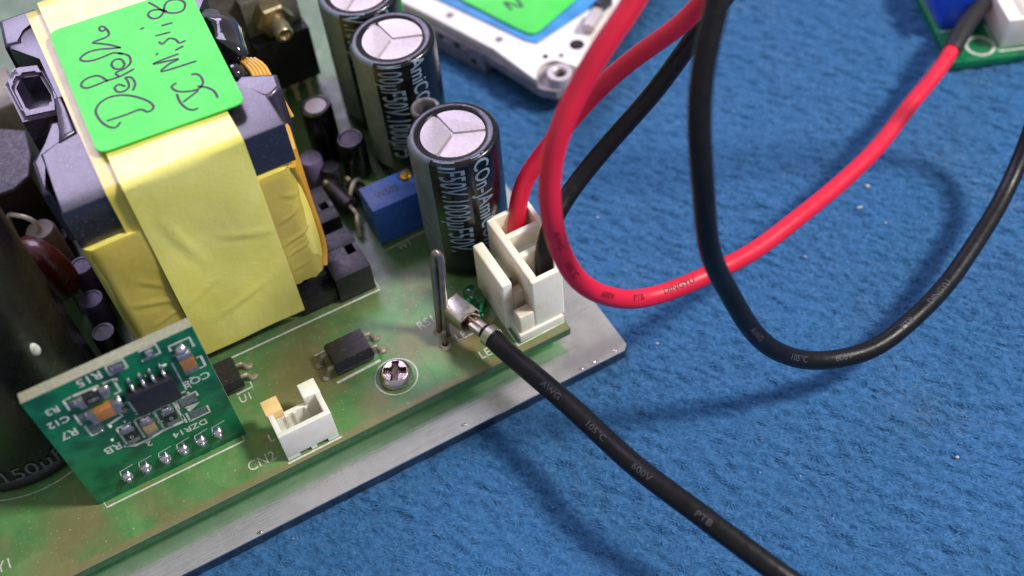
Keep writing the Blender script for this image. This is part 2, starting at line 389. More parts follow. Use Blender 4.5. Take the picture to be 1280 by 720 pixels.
# ------------------------------------------------------------------ the setting: blue felt
ZF = -6.6
def make_felt():
    step = 0.27
    xs = np.arange(-64, 128, step); ys = np.arange(-88, 104, step)
    rng = np.random.default_rng(3)
    H = np.zeros((len(ys), len(xs)))
    fy = np.fft.fftfreq(len(ys), step)[:, None]; fx = np.fft.fftfreq(len(xs), step)[None, :]
    def band(sx, sy, ang):
        w = rng.standard_normal(H.shape); ca, sa = math.cos(ang), math.sin(ang)
        u = fx * ca + fy * sa; v = -fx * sa + fy * ca
        g = np.fft.ifft2(np.fft.fft2(w) * np.exp(-2 * (math.pi ** 2) * ((u * sx) ** 2 + (v * sy) ** 2))).real
        return g / g.std()
    H += 0.15 * band(0.75, 0.34, -0.96) + 0.075 * band(0.42, 0.24, -0.5) + 0.08 * band(7, 7, 0)
    H = np.clip(H, -0.70, 0.26) - 0.36
    fade = np.minimum.reduce([(xs - xs[0])[None, :] + 0 * ys[:, None], (xs[-1] - xs)[None, :] + 0 * ys[:, None],
                              (ys - ys[0])[:, None] + 0 * xs[None, :], (ys[-1] - ys)[:, None] + 0 * xs[None, :]])
    H *= np.clip(fade / 4, 0, 1)
    ex = np.concatenate([[-500, -200], xs, [300, 600]]); ey = np.concatenate([[-500, -200], ys, [300, 600]])
    Z = np.zeros((len(ey), len(ex))); Z[2:-2, 2:-2] = H
    X, Y = np.meshgrid(ex, ey)
    co = np.stack([X, Y, Z + ZF], -1).reshape(-1, 3) * S
    nx, ny = len(ex), len(ey)
    i = np.arange(nx * ny).reshape(ny, nx)
    q = np.stack([i[:-1, :-1], i[:-1, 1:], i[1:, 1:], i[1:, :-1]], -1).reshape(-1, 4)
    me = bpy.data.meshes.new('felt')
    me.vertices.add(len(co)); me.vertices.foreach_set('co', co.ravel())
    me.loops.add(q.size); me.loops.foreach_set('vertex_index', q.ravel().astype(np.int32))
    me.polygons.add(len(q)); me.polygons.foreach_set('loop_start', np.arange(0, q.size, 4, dtype=np.int32))
    me.polygons.foreach_set('use_smooth', np.ones(len(q), dtype=bool))
    me.update(); me.validate()
    me.materials.append(M['felt'])
    o = bpy.data.objects.new('felt', me); col.objects.link(o)
    o['kind'] = 'structure'; o['label'] = 'blue felt work mat under the boards and wires'
    return xs, ys, H
FX, FY, FH = make_felt()
def make_nap():
    # short loose fibres standing in the pile
    rng = np.random.default_rng(5); N = 420000
    x = rng.uniform(-64, 125, N); y = rng.uniform(-86, 100, N)
    u = 0.875 * (x - 20) - 0.48 * (y + 10); v = 0.48 * (x - 20) + 0.875 * (y + 10)
    keep = ~((x < 15.5) & (y > -22.5)) & ~((x > 20) & (y > 62 - 0.42 * x + 28)) & ~((x < -20) & (y < -62))
    x, y = x[keep], y[keep]; n = len(x)
    th = rng.normal(-0.9, 0.55, n) + rng.integers(0, 2, n) * math.pi
    L = rng.uniform(0.4, 1.1, n); w = rng.uniform(0.03, 0.065, n)
    bend = rng.normal(0, 0.6, n); h1 = rng.uniform(0.0, 0.14, n); h2 = h1 * rng.uniform(0.1, 1.1, n) - 0.03
    ix = np.clip(((x - FX[0]) / (FX[1] - FX[0])).round().astype(int), 0, len(FX) - 1); iy = np.clip(((y - FY[0]) / (FY[1] - FY[0])).round().astype(int), 0, len(FY) - 1)
    base = ZF + FH[iy, ix] - 0.02
    d1 = np.stack([np.cos(th), np.sin(th)], 1); d2 = np.stack([np.cos(th + bend), np.sin(th + bend)], 1)
    p0 = np.stack([x, y, base], 1)
    p1 = np.concatenate([p0[:, :2] + d1 * (L * 0.5)[:, None], (base + h1)[:, None]], 1)
    p2 = np.concatenate([p1[:, :2] + d2 * (L * 0.5)[:, None], (base + h2)[:, None]], 1)
    s = np.stack([-d1[:, 1], d1[:, 0], rng.uniform(-0.5, 0.5, n)], 1) * w[:, None]
    co = np.stack([p0 - s, p0 + s, p1 - s, p1 + s, p2 - s * 0.4, p2 + s * 0.4], 1).reshape(-1, 3) * S
    b = np.arange(n)[:, None] * 6
    q = np.concatenate([b + np.array([0, 1, 3, 2]), b + np.array([2, 3, 5, 4])], 1).reshape(-1, 4)
    me = bpy.data.meshes.new('felt_fibres')
    me.vertices.add(len(co)); me.vertices.foreach_set('co', co.ravel())
    me.loops.add(q.size); me.loops.foreach_set('vertex_index', q.ravel().astype(np.int32))
    me.polygons.add(len(q)); me.polygons.foreach_set('loop_start', np.arange(0, q.size, 4, dtype=np.int32))
    me.update(); me.materials.append(M['felt_fibre'])
    o = bpy.data.objects.new('felt_fibres', me); col.objects.link(o)
    o['kind'] = 'stuff'; o['label'] = 'short blue nap of the felt mat'
make_nap()

# ------------------------------------------------------------------ the power supply board
psu = thing('power_supply_board', (-45, 30, ZF), 'green power supply board on a bare aluminium plate with yellow transformer and black capacitors', 'circuit board')
bm = prism(B(), [(-125, -22.0), (13.6, -22.0), (14.5, -21.2), (14.7, 115), (-125, 115)], -6.55, -4.6, 0.25, 2)
M['plate_side'] = plain('plate_side_reflection_tone', lin(120, 118, 124), 0.35, 1.0, vary=0.25, nscale=0.5)  # sides coloured darker to stand for the blue felt mirrored in them
plate = obj('base_plate', bm, 'plate', psu, label='bare aluminium base plate with a worn front lip')
plate.data.materials.append(M['plate_side'])
for f in plate.data.polygons: f.material_index = 1 if abs(f.normal.z) < 0.25 else 0
for x, y in ((12.3, -21.3), (8.6, -21.4), (6.4, -21.5), (-13, -21.0), (-45, -21.6)):
    obj('nick', ball(B(), (x, y, -4.6), 0.35, 1.4, 0.7, 0.4, 8, 6), 'steel', plate)
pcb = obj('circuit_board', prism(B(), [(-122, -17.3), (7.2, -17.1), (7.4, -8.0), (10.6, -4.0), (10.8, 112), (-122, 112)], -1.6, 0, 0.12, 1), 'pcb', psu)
pcb.data.materials.append(M['pcb_side']); pcb.data.materials.append(M['pcb_under'])
for f in pcb.data.polygons: f.material_index = 2 if f.normal.z < -0.5 else (1 if abs(f.normal.z) < 0.3 else 0)
for x, y in ((-18.6, -11.4), (-100, -11), (-2, 100), (-100, 100)):
    obj('standoff', lathe(B(), [(2.6, -4.62), (2.6, -1.58)], (x, y, 0), 20), 'steel', psu)

# printed outlines and lettering on the board
def silk_text(s, x, y, size, rot=0.0, mat='silk', sx=0.9):
    bm = text_bm(s, size, sx); xform(bm, Matrix.Translation((x, y, 0.03)) @ Matrix.Rotation(rot, 4, 'Z'))
    obj('silkscreen_text', bm, mat, pcb, 0)
silk_text('CN2', -40.7, -14.3, 2.3); silk_text('U1', -38.9, -3.3, 1.9); silk_text('W1', -6.9, 10.2, 1.7, 0, 'silk_dim')
silk_text('RS1', -10.6, -5.1, 2.2, 0.08, 'silk'); silk_text('LED1', -6.2, -10.0, 2.0, 0, 'silk'); silk_text('LED', -5.0, -14.6, 2.1)
silk_text('Y1', -76.2, -11.2, 2.3); 
def silk_line(pts, w=0.28, mat='silk', closed=False, name='silkscreen_line'):
    obj(name, line_strip(B(), [(x, y, 0.025) for x, y in pts], w, closed=closed), mat, pcb, 0)
silk_line([(-62.4, -6.4), (-61.7, -9.9), (-41.6, -9.9), (-41.6, -8.2)])
silk_line([(-50, 4.45), (-14.0, 4.35), (-14.0, 7)])
silk_line([(-13.6, 20), (-13.4, 8.5)], 0.25, 'silk_dim')
silk_line([(-10.0, 10.9), (-2.8, 11.2), (-2.6, 11.9)], 0.25, 'silk_dim')
silk_line([(-26.5, -7.9), (-19.4, -7.6)], 0.45)
silk_line([(-27.5, -1.8), (-22, -1.6)], 0.25)
silk_line([(-0.9, -8), (-0.9, -15.9), (7.0, -15.7), (7.0, -14)], 0.25)
silk_line([(-37.6, -16.55), (-29.4, -16.45)], 0.3)
silk_line([(-38.4, -10.8), (-38.4, -12.0), (-37.8, -12.0)], 0.25)
silk_line([(-33.4, -9.6), (-32.4, -9.5)], 0.25)
silk_line([(-39.9, -3.0 + 0.9), (-37.4, -2.0), (-37.4, -1.0)], 0.25)
silk_line([(-18.6 + 3.1 * math.cos(a), -11.4 + 3.1 * math.sin(a)) for a in [2 * math.pi * k / 48 for k in range(48)]], 0.2, closed=True, name='silkscreen_ring')
for k in range(3):
    silk_line([(-3.3 + (2.0 + k * 0.32) * math.cos(a), -7.6 + (2.0 + k * 0.32) * math.sin(a)) for a in [math.radians(-75 + 6 * q) for q in range(13)]], 0.16, 'silk_dim')
# the big cap's outline and stray marks
silk_line([(-68.5 + 14.0 * math.cos(a), 11.5 + 14.0 * math.sin(a)) for a in [math.radians(-130 + 3 * k) for k in range(30)]], 0.22, 'silk_dim')

# ---- screw
def screw():
    cx, cy = -18.6, -11.4; bm = B(); NR, NA = 26, 64; R = 2.45
    def h(r, a):
        z = 1.55 if r < R * 0.72 else 1.55 - 0.75 * ((r - R * 0.72) / (R * 0.28)) ** 2
        z += 0.12 * (1 - (r / R) ** 2)
        c = max(abs(math.cos(a + 0.5)), abs(math.sin(a + 0.5)))
        x = r * abs(math.cos(a + 0.5)); y = r * abs(math.sin(a + 0.5))
        inslot = (min(x, y) < 0.46 and max(x, y) < 1.6) or r < 0.8
        if inslot: z -= 0.95 * (1 - 0.45 * r / 1.6)
        return z
    prev = None; ctr = bm.verts.new((cx, cy, h(0, 0)))
    for i in range(1, NR + 1):
        r = R * i / NR
        ring = [bm.verts.new((cx + r * math.cos(2 * math.pi * k / NA), cy + r * math.sin(2 * math.pi * k / NA), h(r, 2 * math.pi * k / NA))) for k in range(NA)]
        for k in range(NA):
            if prev is None: bm.faces.new((ctr, ring[k], ring[(k + 1) % NA]))
            else: bm.faces.new((prev[k], ring[k], ring[(k + 1) % NA], prev[(k + 1) % NA]))
        prev = ring
    low = [bm.verts.new((v.co.x, v.co.y, 0.02)) for v in prev]
    for k in range(NA): bm.faces.new((prev[k], low[k], low[(k + 1) % NA], prev[(k + 1) % NA]))
    for f in bm.faces:
        c = f.calc_center_median(); r = math.hypot(c.x - cx, c.y - cy)
        a = math.atan2(c.y - cy, c.x - cx); x = r * abs(math.cos(a + 0.5)); y = r * abs(math.sin(a + 0.5))
        if (min(x, y) < 0.54 and max(x, y) < 1.7) or r < 0.9: f.material_index = 1
    obj('screw', bm, 'steel', psu, 30, 'cross-head screw with worn dark recess', 'steel_dark')
screw()

# ---- electrolytic capacitors
def capacitor(cx, cy, r, h, col1, col2, a1, a2, stripe, mat='sleeve', vent=True, rot=0.3):
    bm = lathe(B(), [(r * 0.93, 0.05), (r, 0.6), (r, 1.6), (r * 0.965, 2.2), (r, 2.9), (r, h - 0.75), (r * 0.985, h - 0.3), (r * 0.94, h - 0.05), (r * 0.88, h + 0.02),
                     (r * 0.74, h - 0.08), (r * 0.715, h - 0.25), (r * 0.715, h - 0.6)], (cx, cy, 0), 64, True)
    body = obj('capacitor', bm, mat, psu, 50)
    # vented can top: three plates with grooves between them
    rt = r * 0.72
    base = lathe(B(), [(rt, h - 0.55), (0.01, h - 0.5)], (cx, cy, 0), 40)
    obj('can_top', base, 'alu', body)
    if vent:
        for k in range(3):
            a0 = rot + k * 2 * math.pi / 3; a1_ = a0 + 2 * math.pi / 3; g = 0.2
            mid = (a0 + a1_) / 2; off = Vector((math.cos(mid), math.sin(mid), 0)) * g / math.sin(math.pi / 3)
            pts = [(cx + off.x, cy + off.y)]
            for q in range(15):
                a = a0 + (a1_ - a0) * q / 14
                a = min(max(a, a0 + g / rt), a1_ - g / rt)
                pts.append((cx + rt * 0.985 * math.cos(a), cy + rt * 0.985 * math.sin(a)))
            obj('can_top_segment', prism(B(), pts, h - 0.6, h - 0.18, 0.12, 2), 'alu', body)
    else:
        obj('can_top_segment', lathe(B(), [(rt * 0.97, h - 0.5), (rt * 0.95, h - 0.15), (0.01, h - 0.12)], (cx, cy, 0), 40), 'alu', body)
    if stripe:
        bm = B(); n = 18; a0, a1_ = map(math.radians, stripe); vs = []
        prof = [(r + 0.03, 2.9), (r + 0.03, h - 0.75), (r * 0.985 + 0.03, h - 0.28), (r * 0.94 + 0.02, h - 0.02), (r * 0.88, h + 0.05)]
        for rr, z in prof:
            vs.append([bm.verts.new((cx + rr * math.sin(a0 + (a1_ - a0) * i / n), cy - rr * math.cos(a0 + (a1_ - a0) * i / n), z)) for i in range(n + 1)])
        for p, q in zip(vs, vs[1:]):
            for i in range(n): bm.faces.new((p[i], p[i + 1], q[i + 1], q[i]))
        obj('stripe', bm, 'stripe', body, 60)
    def wrap(s, size, sx, ang, ztop, mat='print'):
        bm = text_bm(s, size, sx, 'LEFT', bold=0.010); slice_bm(bm, 1, 0.35); slice_bm(bm, 0, 1.0)
        for v in bm.verts:
            a = math.radians(ang) + v.co.y / r; z = ztop - v.co.x; rr = r + 0.04
            if z > h - 0.75:
                e = min(1.0, (z - (h - 0.75)) / 0.9); rr -= e * e * 0.75; z = h - 0.75 + math.sin(e * 1.4) * 0.78
            v.co = Vector((cx + rr * math.sin(a), cy - rr * math.cos(a), z))
        bmesh.ops.delete(bm, geom=[f for f in bm.faces if min(v.co.z for v in f.verts) < 0.4], context='FACES')
        obj('sleeve_print', bm, mat, body, 60)
    if col1: wrap(col1[0], col1[1], col1[2], a1, h + col1[3])
    if col2: wrap(col2[0], col2[1], col2[2], a2, h + col2[3])
    return body
capacitor(1.8, 4.6, 6.5, 25, ('µF50V.1000µF50V.', 5.3, 0.47, 0.5), ('iCOn-JAmiCOn-JAm', 3.6, 0.78, 0.4), -32, 8, (-118, -58), rot=-0.42)
capacitor(3.1, 27.5, 6.5, 25, ('100µF50V.1000µF5', 5.3, 0.47, 0.3), ('AmiCOn-JAmiCOn', 3.6, 0.78, 0.2), -32, 8, (-112, -52), rot=-0.40)
capacitor(3.3, 40.6, 6.5, 25, ('V.1000µF50V.10', 5.3, 0.47, 0.3), ('COn-JAmiCOn', 3.6, 0.78, 0.2), -32, 8, (-112, -52), rot=-0.3)
sc = capacitor(-9.5, 34.6, 2.55, 12, None, None, 0, 0, (60, 110), vent=False)
sc = capacitor(-6.7, 28.8, 2.3, 8, None, None, 0, 0, None, vent=False)
for o in sc.children: o.data.materials[0] = M['purple']
big = capacitor(-68.5, 11.5, 13.0, 44, None, None, 0, 0, None, 'sleeve_big', rot=0.4)
bm = text_bm('150µF', 3.9, 0.95, 'RIGHT'); slice_bm(bm, 0, 0.5)
for v in bm.verts:
    a = math.radians(21) + v.co.x / 13.0; v.co = Vector((-68.5 + 13.05 * math.sin(a), 11.5 - 13.05 * math.cos(a), 3.9 + v.co.y))
obj('sleeve_print', bm, 'print_dim', big, 60)

obj('painted_highlight', ball(B(), (-59.85, 1.85, 22.0), 1, 0.75, 0.5, 1.25, 12, 8), 'silk', big, 60)  # white blob modelled in place of a glossy highlight on the sleeve

# ---- trimmer
trim = obj('trimmer', box(B(), -10.2, -1.7, 12.0, 17.6, 0.3, 8.2, 0.18), 'blue', psu)
obj('trimmer_screw', lathe(B(), [(0.95, 8.1), (0.95, 8.75), (0.75, 8.95), (0.01, 8.95)], (-2.7, 15.9, 0), 20), 'brass', trim)
bm = xform(text_bm('W502', 1.7, 0.9), Matrix.Translation((-6.6, 14.6, 8.23)) @ Matrix.Rotation(0.0, 4, 'Z'))
obj('marking', bm, 'ink', trim, 0)
# ---- hollow post between the capacitors
post = obj('hollow_post', lathe(B(), [(2.0, 0.0), (2.0, 19.2), (2.25, 19.6), (2.25, 20.2), (2.05, 20.4), (1.65, 20.3), (1.45, 20.0), (1.4, 13)], (2.4, 16.0, 0), 32), 'post_grey', psu, 40)

# ---- shunt wire
p = smooth_path(catmull([(-9.6, -7.6, -0.5), (-9.0, -7.2, 6), (-8.2, -6.5, 13.6), (-7.9, -6.5, 15.9), (-7.6, -6.8, 16.7), (-7.3, -7.1, 15.8), (-7.5, -7.4, 13), (-8.3, -8.0, 6), (-9.0, -8.6, 0.5), (-9.0, -8.6, -0.5)], 0.4), 2)
shunt = obj('shunt_wire', tube(B(), p, 0.56, 16), 'wire_grey', psu, 60, 'bare bent shunt wire standing up beside the RS1 lettering')
obj('lead', tube(B(), [(-10.0, -10.2, -0.3), (-9.95, -10.15, 1.2), (-9.8, -10.0, 3.0)], 0.3, 10), 'wire_grey', shunt, 60)
for x, y in ((-9.6, -7.6), (-10.0, -10.2)): obj('solder_joint', lathe(B(), [(1.0, 0.02), (0.85, 0.2), (0.55, 0.35)], (x, y, 0), 16), 'solder_dull', shunt)
# ---- LED
led = obj('led', lathe(B(), [(2.0, 0.1), (2.0, 0.9), (1.65, 0.95), (1.65, 3.0), (1.5, 3.9), (1.05, 4.6), (0.5, 4.85), (0.01, 4.9)], (-3.3, -6.6, 0), 32, True), 'led', psu, 40, 'clear green dome LED')
obj('led_die', box(B(), -3.6, -3.0, -6.9, -6.3, 0.6, 2.2), 'steel', led)

# ---- optocoupler
def dip(x0, x1, y0, y1, zt, leads, name='optocoupler', lab=None):
    bm = B(); zc = zt * 0.55
    box(bm, x0, x1, y0, y1, 0.35, zc, 0.0)
    for v in bm.verts:
        if v.co.z < 0.5: v.co.x += 0.25 * (1 if v.co.x < (x0 + x1) / 2 else -1); v.co.y += 0.35 * (1 if v.co.y < (y0 + y1) / 2 else -1)
    box(bm, x0, x1, y0, y1, zc + 0.002, zt, 0.0, top=(0.2, 0.45))
    bmesh.ops.bevel(bm, geom=bm.edges[:], offset=0.08, segments=2, affect='EDGES')
    o = obj(name, bm, 'chip', psu, 40, lab)
    for side, y in leads:
        x = x0 if side < 0 else x1
        p = catmull([(x - 0.2 * side, y, zc), (x + 0.7 * side, y, zc), (x + 1.05 * side, y, 0.6), (x + 1.3 * side, y, 0.15), (x + 2.0 * side, y, 0.15)], 0.25)
        bm = B(); tube(bm, p, 0.36, 8); ball(bm, (x + 1.5 * side, y, 0.1), 0.75, 1.1, 0.8, 0.45, 10, 6)
        obj('lead', bm, 'solder_dull', o)
    return o
dip(-26.0, -19.9, -7.5, -2.6, 3.2, [(-1, -6.3), (-1, -3.8), (1, -6.2), (1, -3.7)], lab='black four-lead optocoupler by the screw')
dip(-44.0, -38.2, -2.2, 3.2, 2.6, [(1, -0.6), (1, 1.6)], 'chip_package', 'black chip half hidden behind the upright board')

# ---- small white header CN2
def cn2():
    x0, x1, y0, y1, H = -37.4, -29.7, -16.2, -11.5, 6.3; w = 0.75
    bm = B()
    box(bm, x0, x1, y0, y0 + w, 0.75, H, 0.1)
    for a, b in ((0, .24), (.46, .57), (.79, 1)):
        box(bm, x0 + (x1 - x0) * a + 0.02, x0 + (x1 - x0) * b - 0.02, y0 + 0.01, y0 + w - 0.01, 0.02, 0.8)
    for a in (x0, x1 - w):
        box(bm, a, a + w, y0 + w - 0.05, y1, 0.02, H - 0.01, 0.1)
    box(bm, x0 + w - 0.02, x1 - w + 0.02, y1 - 0.7, y1, 0.05, 4.6, 0.1)
    box(bm, x0 + w, x1 - w, y0 + w, y1 - 0.6, 0.4, 1.4)
    for x in (-35.1, -33.9, -32.2): box(bm, x - 0.2, x + 0.2, y1 - 0.95, y1 - 0.65, 1.3, 4.5)
    hd = obj('pin_header', bm, 'white_nylon', psu, 30, 'small white three-way header beside the CN2 lettering')
    for k, (a, b, m) in enumerate(((-37.6, -35.2, 'nylon_orange'), (-32.1, -29.6, 'nylon_stain'))):
        bm = B(); box(bm, a, b, y1 - 0.75, -9.7, 4.7, 6.45, 0.18); box(bm, a + 0.25, b - 0.25, y1 - 0.2, y1 + 0.6, 0.05, 4.8, 0.05)
        obj('latch_ear', bm, m, hd)
    for x in (-35.5, -33.5, -31.5):
        obj('pin', box(B(), x - 0.3, x + 0.3, -14.2, -13.6, 1.0, 2.6, 0.08), 'tin', hd)
cn2()

# ---- big white wire connector
def connector():
    m = 'nylon_stain'
    XL, XD, XR, YF, YB, H = -1.0, 2.4, 7.4, -14.6, -1.4, 12.0; w = 0.8
    bm = B()
    # base that sits on the board
    box(bm, -0.3, 7.0, -15.7, -2.2, 0.02, 1.6, 0.12)
    base = obj('wire_connector', bm, 'white_nylon', psu, 30, 'large white two-wire connector with brown scorched corner')
    # housing with three wells
    def part(name, *a, mat=m, **k):
        if k.get('bev'): k['bev'] *= 2.0; k['seg'] = 3
        return obj(name, box(B(), *a, **k), mat, base)
    part('front_wall', XD, XR, YF - 0.7, YF + 0.2, 1.62, H - 0.1, bev=0.14)
    part('front_step', 0.0, XD + 0.05, YF - 0.68, YF + 1.2, 1.62, 5.4, bev=0.14)
    part('side_wall', XD + 0.01, XD + 1.25, YF + 0.2, YB - 0.7, 1.62, H, bev=0.14)
    part('back_wall', XD + 0.02, 9.6, YB - 0.75, YB, 1.62, H, bev=0.14)
    bm = prism(B(), [(8.8, YB - 0.75), (9.6, YB - 0.75), (9.6, -9.0), (XR, YF + 0.2), (XR - 0.8, YF + 0.2), (8.8, -9.2)], 1.62, H - 0.15, 0.12)
    obj('side_wall', bm, m, base)
    for y in (-5.6, -9.6): part('divider', XD + 0.9, 8.9, y - 0.5, y + 0.5, 1.62, H - 0.5, bev=0.12)
    bm = B()                                        # sloped floor of the middle well
    v = [bm.verts.new(q) for q in ((XD + 0.9, -9.3, 4), (8.8, -9.3, 4), (8.8, -5.9, 8.5), (XD + 0.9, -5.9, 8.5), (XD + 0.9, -9.3, 1.7), (8.8, -9.3, 1.7), (8.8, -5.9, 1.7), (XD + 0.9, -5.9, 1.7))]
    for f in ((0, 1, 2, 3), (7, 6, 5, 4), (0, 4, 5, 1), (1, 5, 6, 2), (2, 6, 7, 3), (3, 7, 4, 0)): bm.faces.new([v[i] for i in f])
    obj('well_floor', bm, m, base)
    part('well_floor', XD + 0.9, 8.7, -5.3, YB - 0.7, 1.6, 4.2)
    part('well_floor', XD + 0.9, 7.6, YF + 0.2, -9.9, 1.6, 4.2)
    # latch wall on the left
    bm = B(); box(bm, XL, 0.75, -12.6, -3.4, 0.05, 10.3, 0.3, 3, top=(0.05, 0.1))
    obj('latch_wall', bm, m, base)
    part('rib', 0.7, XD + 0.05, -8.6, -4.2, 0.1, 6.2)
    part('rib', 0.7, XD + 0.05, -12.5, -11.2, 0.1, 7.6, bev=0.1)
    for (x, y) in ((6.2, -3.2), (6.2, -11.6)):
        obj('terminal', lathe(B(), [(1.45, 4.1), (1.45, 6.4), (1.2, 6.6)], (x, y, 0), 16, True), 'steel_dark', base)
connector()

# ---- transformer
def transformer():
    # ferrite core: wide ends, narrow waist
    bm = B()
    out = [(-49.2, 6.4), (-20.0, 6.0), (-20.0, 12.5), (-23.5, 18), (-23.5, 32), (-20.0, 36), (-20.0, 45.5), (-47, 46), (-47.3, 40.5), (-43.8, 36.5), (-43.6, 19.5), (-48.8, 18.0), (-48.8, 11)]
    prism(bm, out, 30.6, 37.2, 0.35, 2)
    box(bm, -45, -24, 8.6, 10.6, 2.0, 30.7); box(bm, -45, -24, 41, 45.5, 2.0, 30.7)
    core = obj('transformer', bm, 'core', psu, 30, 'large transformer with black ferrite core wrapped in yellow tape')
    # winding, wrapped in tape
    def rr(x0, x1, y0, y1, r, n=8):
        P = []
        for cx, cy, a in ((x1 - r, y0 + r, -90), (x1 - r, y1 - r, 0), (x0 + r, y1 - r, 90), (x0 + r, y0 + r, 180)):
            for k in range(n + 1):
                t = math.radians(a + 90 * k / n); P.append((cx + r * math.cos(t), cy + r * math.sin(t)))
        return P
    def loft(sections, closed=True):
        bm = B(); rings = []
        for z, P in sections: rings.append([bm.verts.new((x, y, z)) for x, y in P])
        n = len(rings[0])
        for a, b in zip(rings, rings[1:]):
            for i in range(n): bm.faces.new((a[i], a[(i + 1) % n], b[(i + 1) % n], b[i]))
        bm.faces.new(rings[0][::-1]); bm.faces.new(rings[-1]); return bm
    secs = []
    for z, g in ((7.6, -0.6), (8.0, -0.1), (10, 0.15), (14, 0.35), (20, 0.3), (26, 0.1), (29.8, -0.2), (30.4, -0.5)):
        secs.append((z, rr(-48.6 - g, -20.0 + g, 5.9 - g * 0.6, 42 + g, 2.6)))
    obj('winding', rough_up(loft(secs), 0.05, 2), 'tape', core, 50, 'coil winding under yellow tape')
    # tape edge wraps seen along the right side and a lower overlap on the left
    secs = [(z, rr(-49.2, -30, 5.6, 38, 1.6)) for z in (4.0, 4.3, 14, 30.0, 30.3)]
    obj('tape_wrap', rough_up(loft(secs), 0.06, 5), 'tape', core, 50)
    obj('tape_edge', tube(B(), smooth_path(catmull([(-20.6, 6.2, 29.8), (-19.9, 7.4, 24), (-19.6, 7.6, 16), (-19.7, 7.4, 11), (-20.6, 6.4, 8.4)], 0.7), 2), 0.5, 8), 'orange_tape', core, 60)
    # lengthwise band over front, top and back
    def crease(x, z, L):
        h = 0.0
        for (xa, za), (xb, zb), A, sg in L:
            dx, dz = xb - xa, zb - za; q = ((x - xa) * dx + (z - za) * dz) / (dx * dx + dz * dz)
            if -0.1 < q < 1.1:
                qq = min(max(q, 0), 1); d = math.hypot(x - xa - dx * qq, z - za - dz * qq) * (1 if (x - xa) * dz - (z - za) * dx > 0 else -1)
                h += A * math.exp(-(d / sg) ** 2) * math.sin(math.pi * min(max((q + 0.1) / 1.2, 0), 1)) - 0.5 * A * math.exp(-((d - sg * 1.5) / sg) ** 2) * math.sin(math.pi * min(max((q + 0.1) / 1.2, 0), 1))
        return h
    def band(x0, x1, y0, y1, z0, z1, seed, mat, name, bulge=0.4):
        path = []
        for z in np.linspace(z0, z1 - 0.9, 60): path.append((y0, z))
        for k in range(1, 6):
            a = math.radians(180 - 90 * k / 5); path.append((y0 + 0.9 + 0.9 * math.cos(a), z1 - 0.9 + 0.9 * math.sin(a)))
        for y in np.linspace(y0 + 2.5, y1 - 2.5, 14): path.append((y, z1))
        path += [(y1 - 0.9, z1), (y1 - 0.2, z1 - 0.3), (y1, z1 - 1.2), (y1, z0)]
        rnd = random.Random(seed); NX = 40; bm = B(); G = []; NF = 60
        ph = [rnd.uniform(0, 6) for _ in range(6)]
        for i, (y, z) in enumerate(path):
            row = []
            for k in range(NX + 1):
                u = k / NX; x = x0 + (x1 - x0) * u
                f = i / NF * 14
                wv = bulge * 0.30 * (math.sin(u * 5 + ph[0] + f * 0.31) + math.sin(u * 9 + ph[1] - f * 0.53) + 0.6 * math.sin(f * 0.7 + ph[2] + u * 2))
                if i < NF: row.append(bm.verts.new((x, y - wv * (0.3 + 0.7 * math.sin(math.pi * i / NF)) - crease(x, z, CR), z)))
                else: row.append(bm.verts.new((x, y, z + wv * 0.25)))
            G.append(row)
        for a, b in zip(G, G[1:]):
            for k in range(NX): bm.faces.new((a[k], a[k + 1], b[k + 1], b[k]))
        bmesh.ops.recalc_face_normals(bm, faces=bm.faces)
        g = bmesh.ops.solidify(bm, geom=bm.faces[:], thickness=0.12)
        return obj(name, bm, mat, core, 50)
    CR = [((-38, 9), (-29, 12), 0.16, 0.5), ((-40.5, 14), (-35.5, 16.5), 0.12, 0.4), ((-33, 24), (-26, 21), 0.14, 0.6), ((-39, 31), (-36, 20), 0.12, 0.8)]
    def sheet(x0, x1, z0, z1, y, rc, xc, side, creases, mat='tape'):
        bm = B(); NX, NZ = 40, 80; G = []
        for i in range(NZ + 1):
            z = z0 + (z1 - z0) * i / NZ; row = []
            for k in range(NX + 1):
                x = x0 + (x1 - x0) * k / NX
                if i == 0: z = z0 + 0.12 * math.sin(x * 2.3) + 0.08 * math.sin(x * 5.1)
                e = max(0.0, (x - xc) * side); e = min(e, rc * 0.98)
                yy = y + rc - math.sqrt(rc * rc - e * e) - crease(x, z, creases) - 0.06 * math.sin(z * 0.5 + x * 0.4)
                row.append(bm.verts.new((x, yy, z)))
            G.append(row)
        for a, b in zip(G, G[1:]):
            for k in range(NX): bm.faces.new((a[k], a[k + 1], b[k + 1], b[k]))
        bmesh.ops.solidify(bm, geom=bm.faces[:], thickness=0.1)
        obj('tape_layer', bm, mat, core, 50)
    sheet(-26.5, -20.4, 7.9, 30.2, 5.55, 2.6, -22.7, 1, [((-25, 21), (-21.5, 22.5), 0.12, 0.39), ((-25.5, 16.5), (-20.5, 18), 0.17, 0.36), ((-25.5, 14.2), (-21, 15.2), 0.13, 0.33), ((-23.5, 26), (-21, 24.5), 0.11, 0.45), ((-25.8, 11), (-22.5, 11.6), 0.09, 0.39)])
    sheet(-48.9, -41.0, 3.9, 30.4, 5.35, 1.7, -47.3, -1, [((-47, 18), (-42, 16), 0.18, 0.52), ((-46, 12.5), (-41.5, 14), 0.15, 0.39), ((-45, 22), (-42, 19), 0.12, 0.52), ((-48, 9), (-42, 10.5), 0.18, 0.45)])
    band(-43.4, -27.5, 5.9, 46.6, 3.5, 38.0, 3, 'tape_dark', 'tape_band', 0.2)
    band(-41.4, -25.7, 5.0, 47.2, 2.4, 38.6, 1, 'tape', 'tape_band', 0.5)
    # bobbin flanges and pin rails
    def pr(name, pts, z0, z1, mat='bobbin', bev=0.55): return obj(name, prism(B(), pts, z0, z1, bev, 3), mat, core, 45)
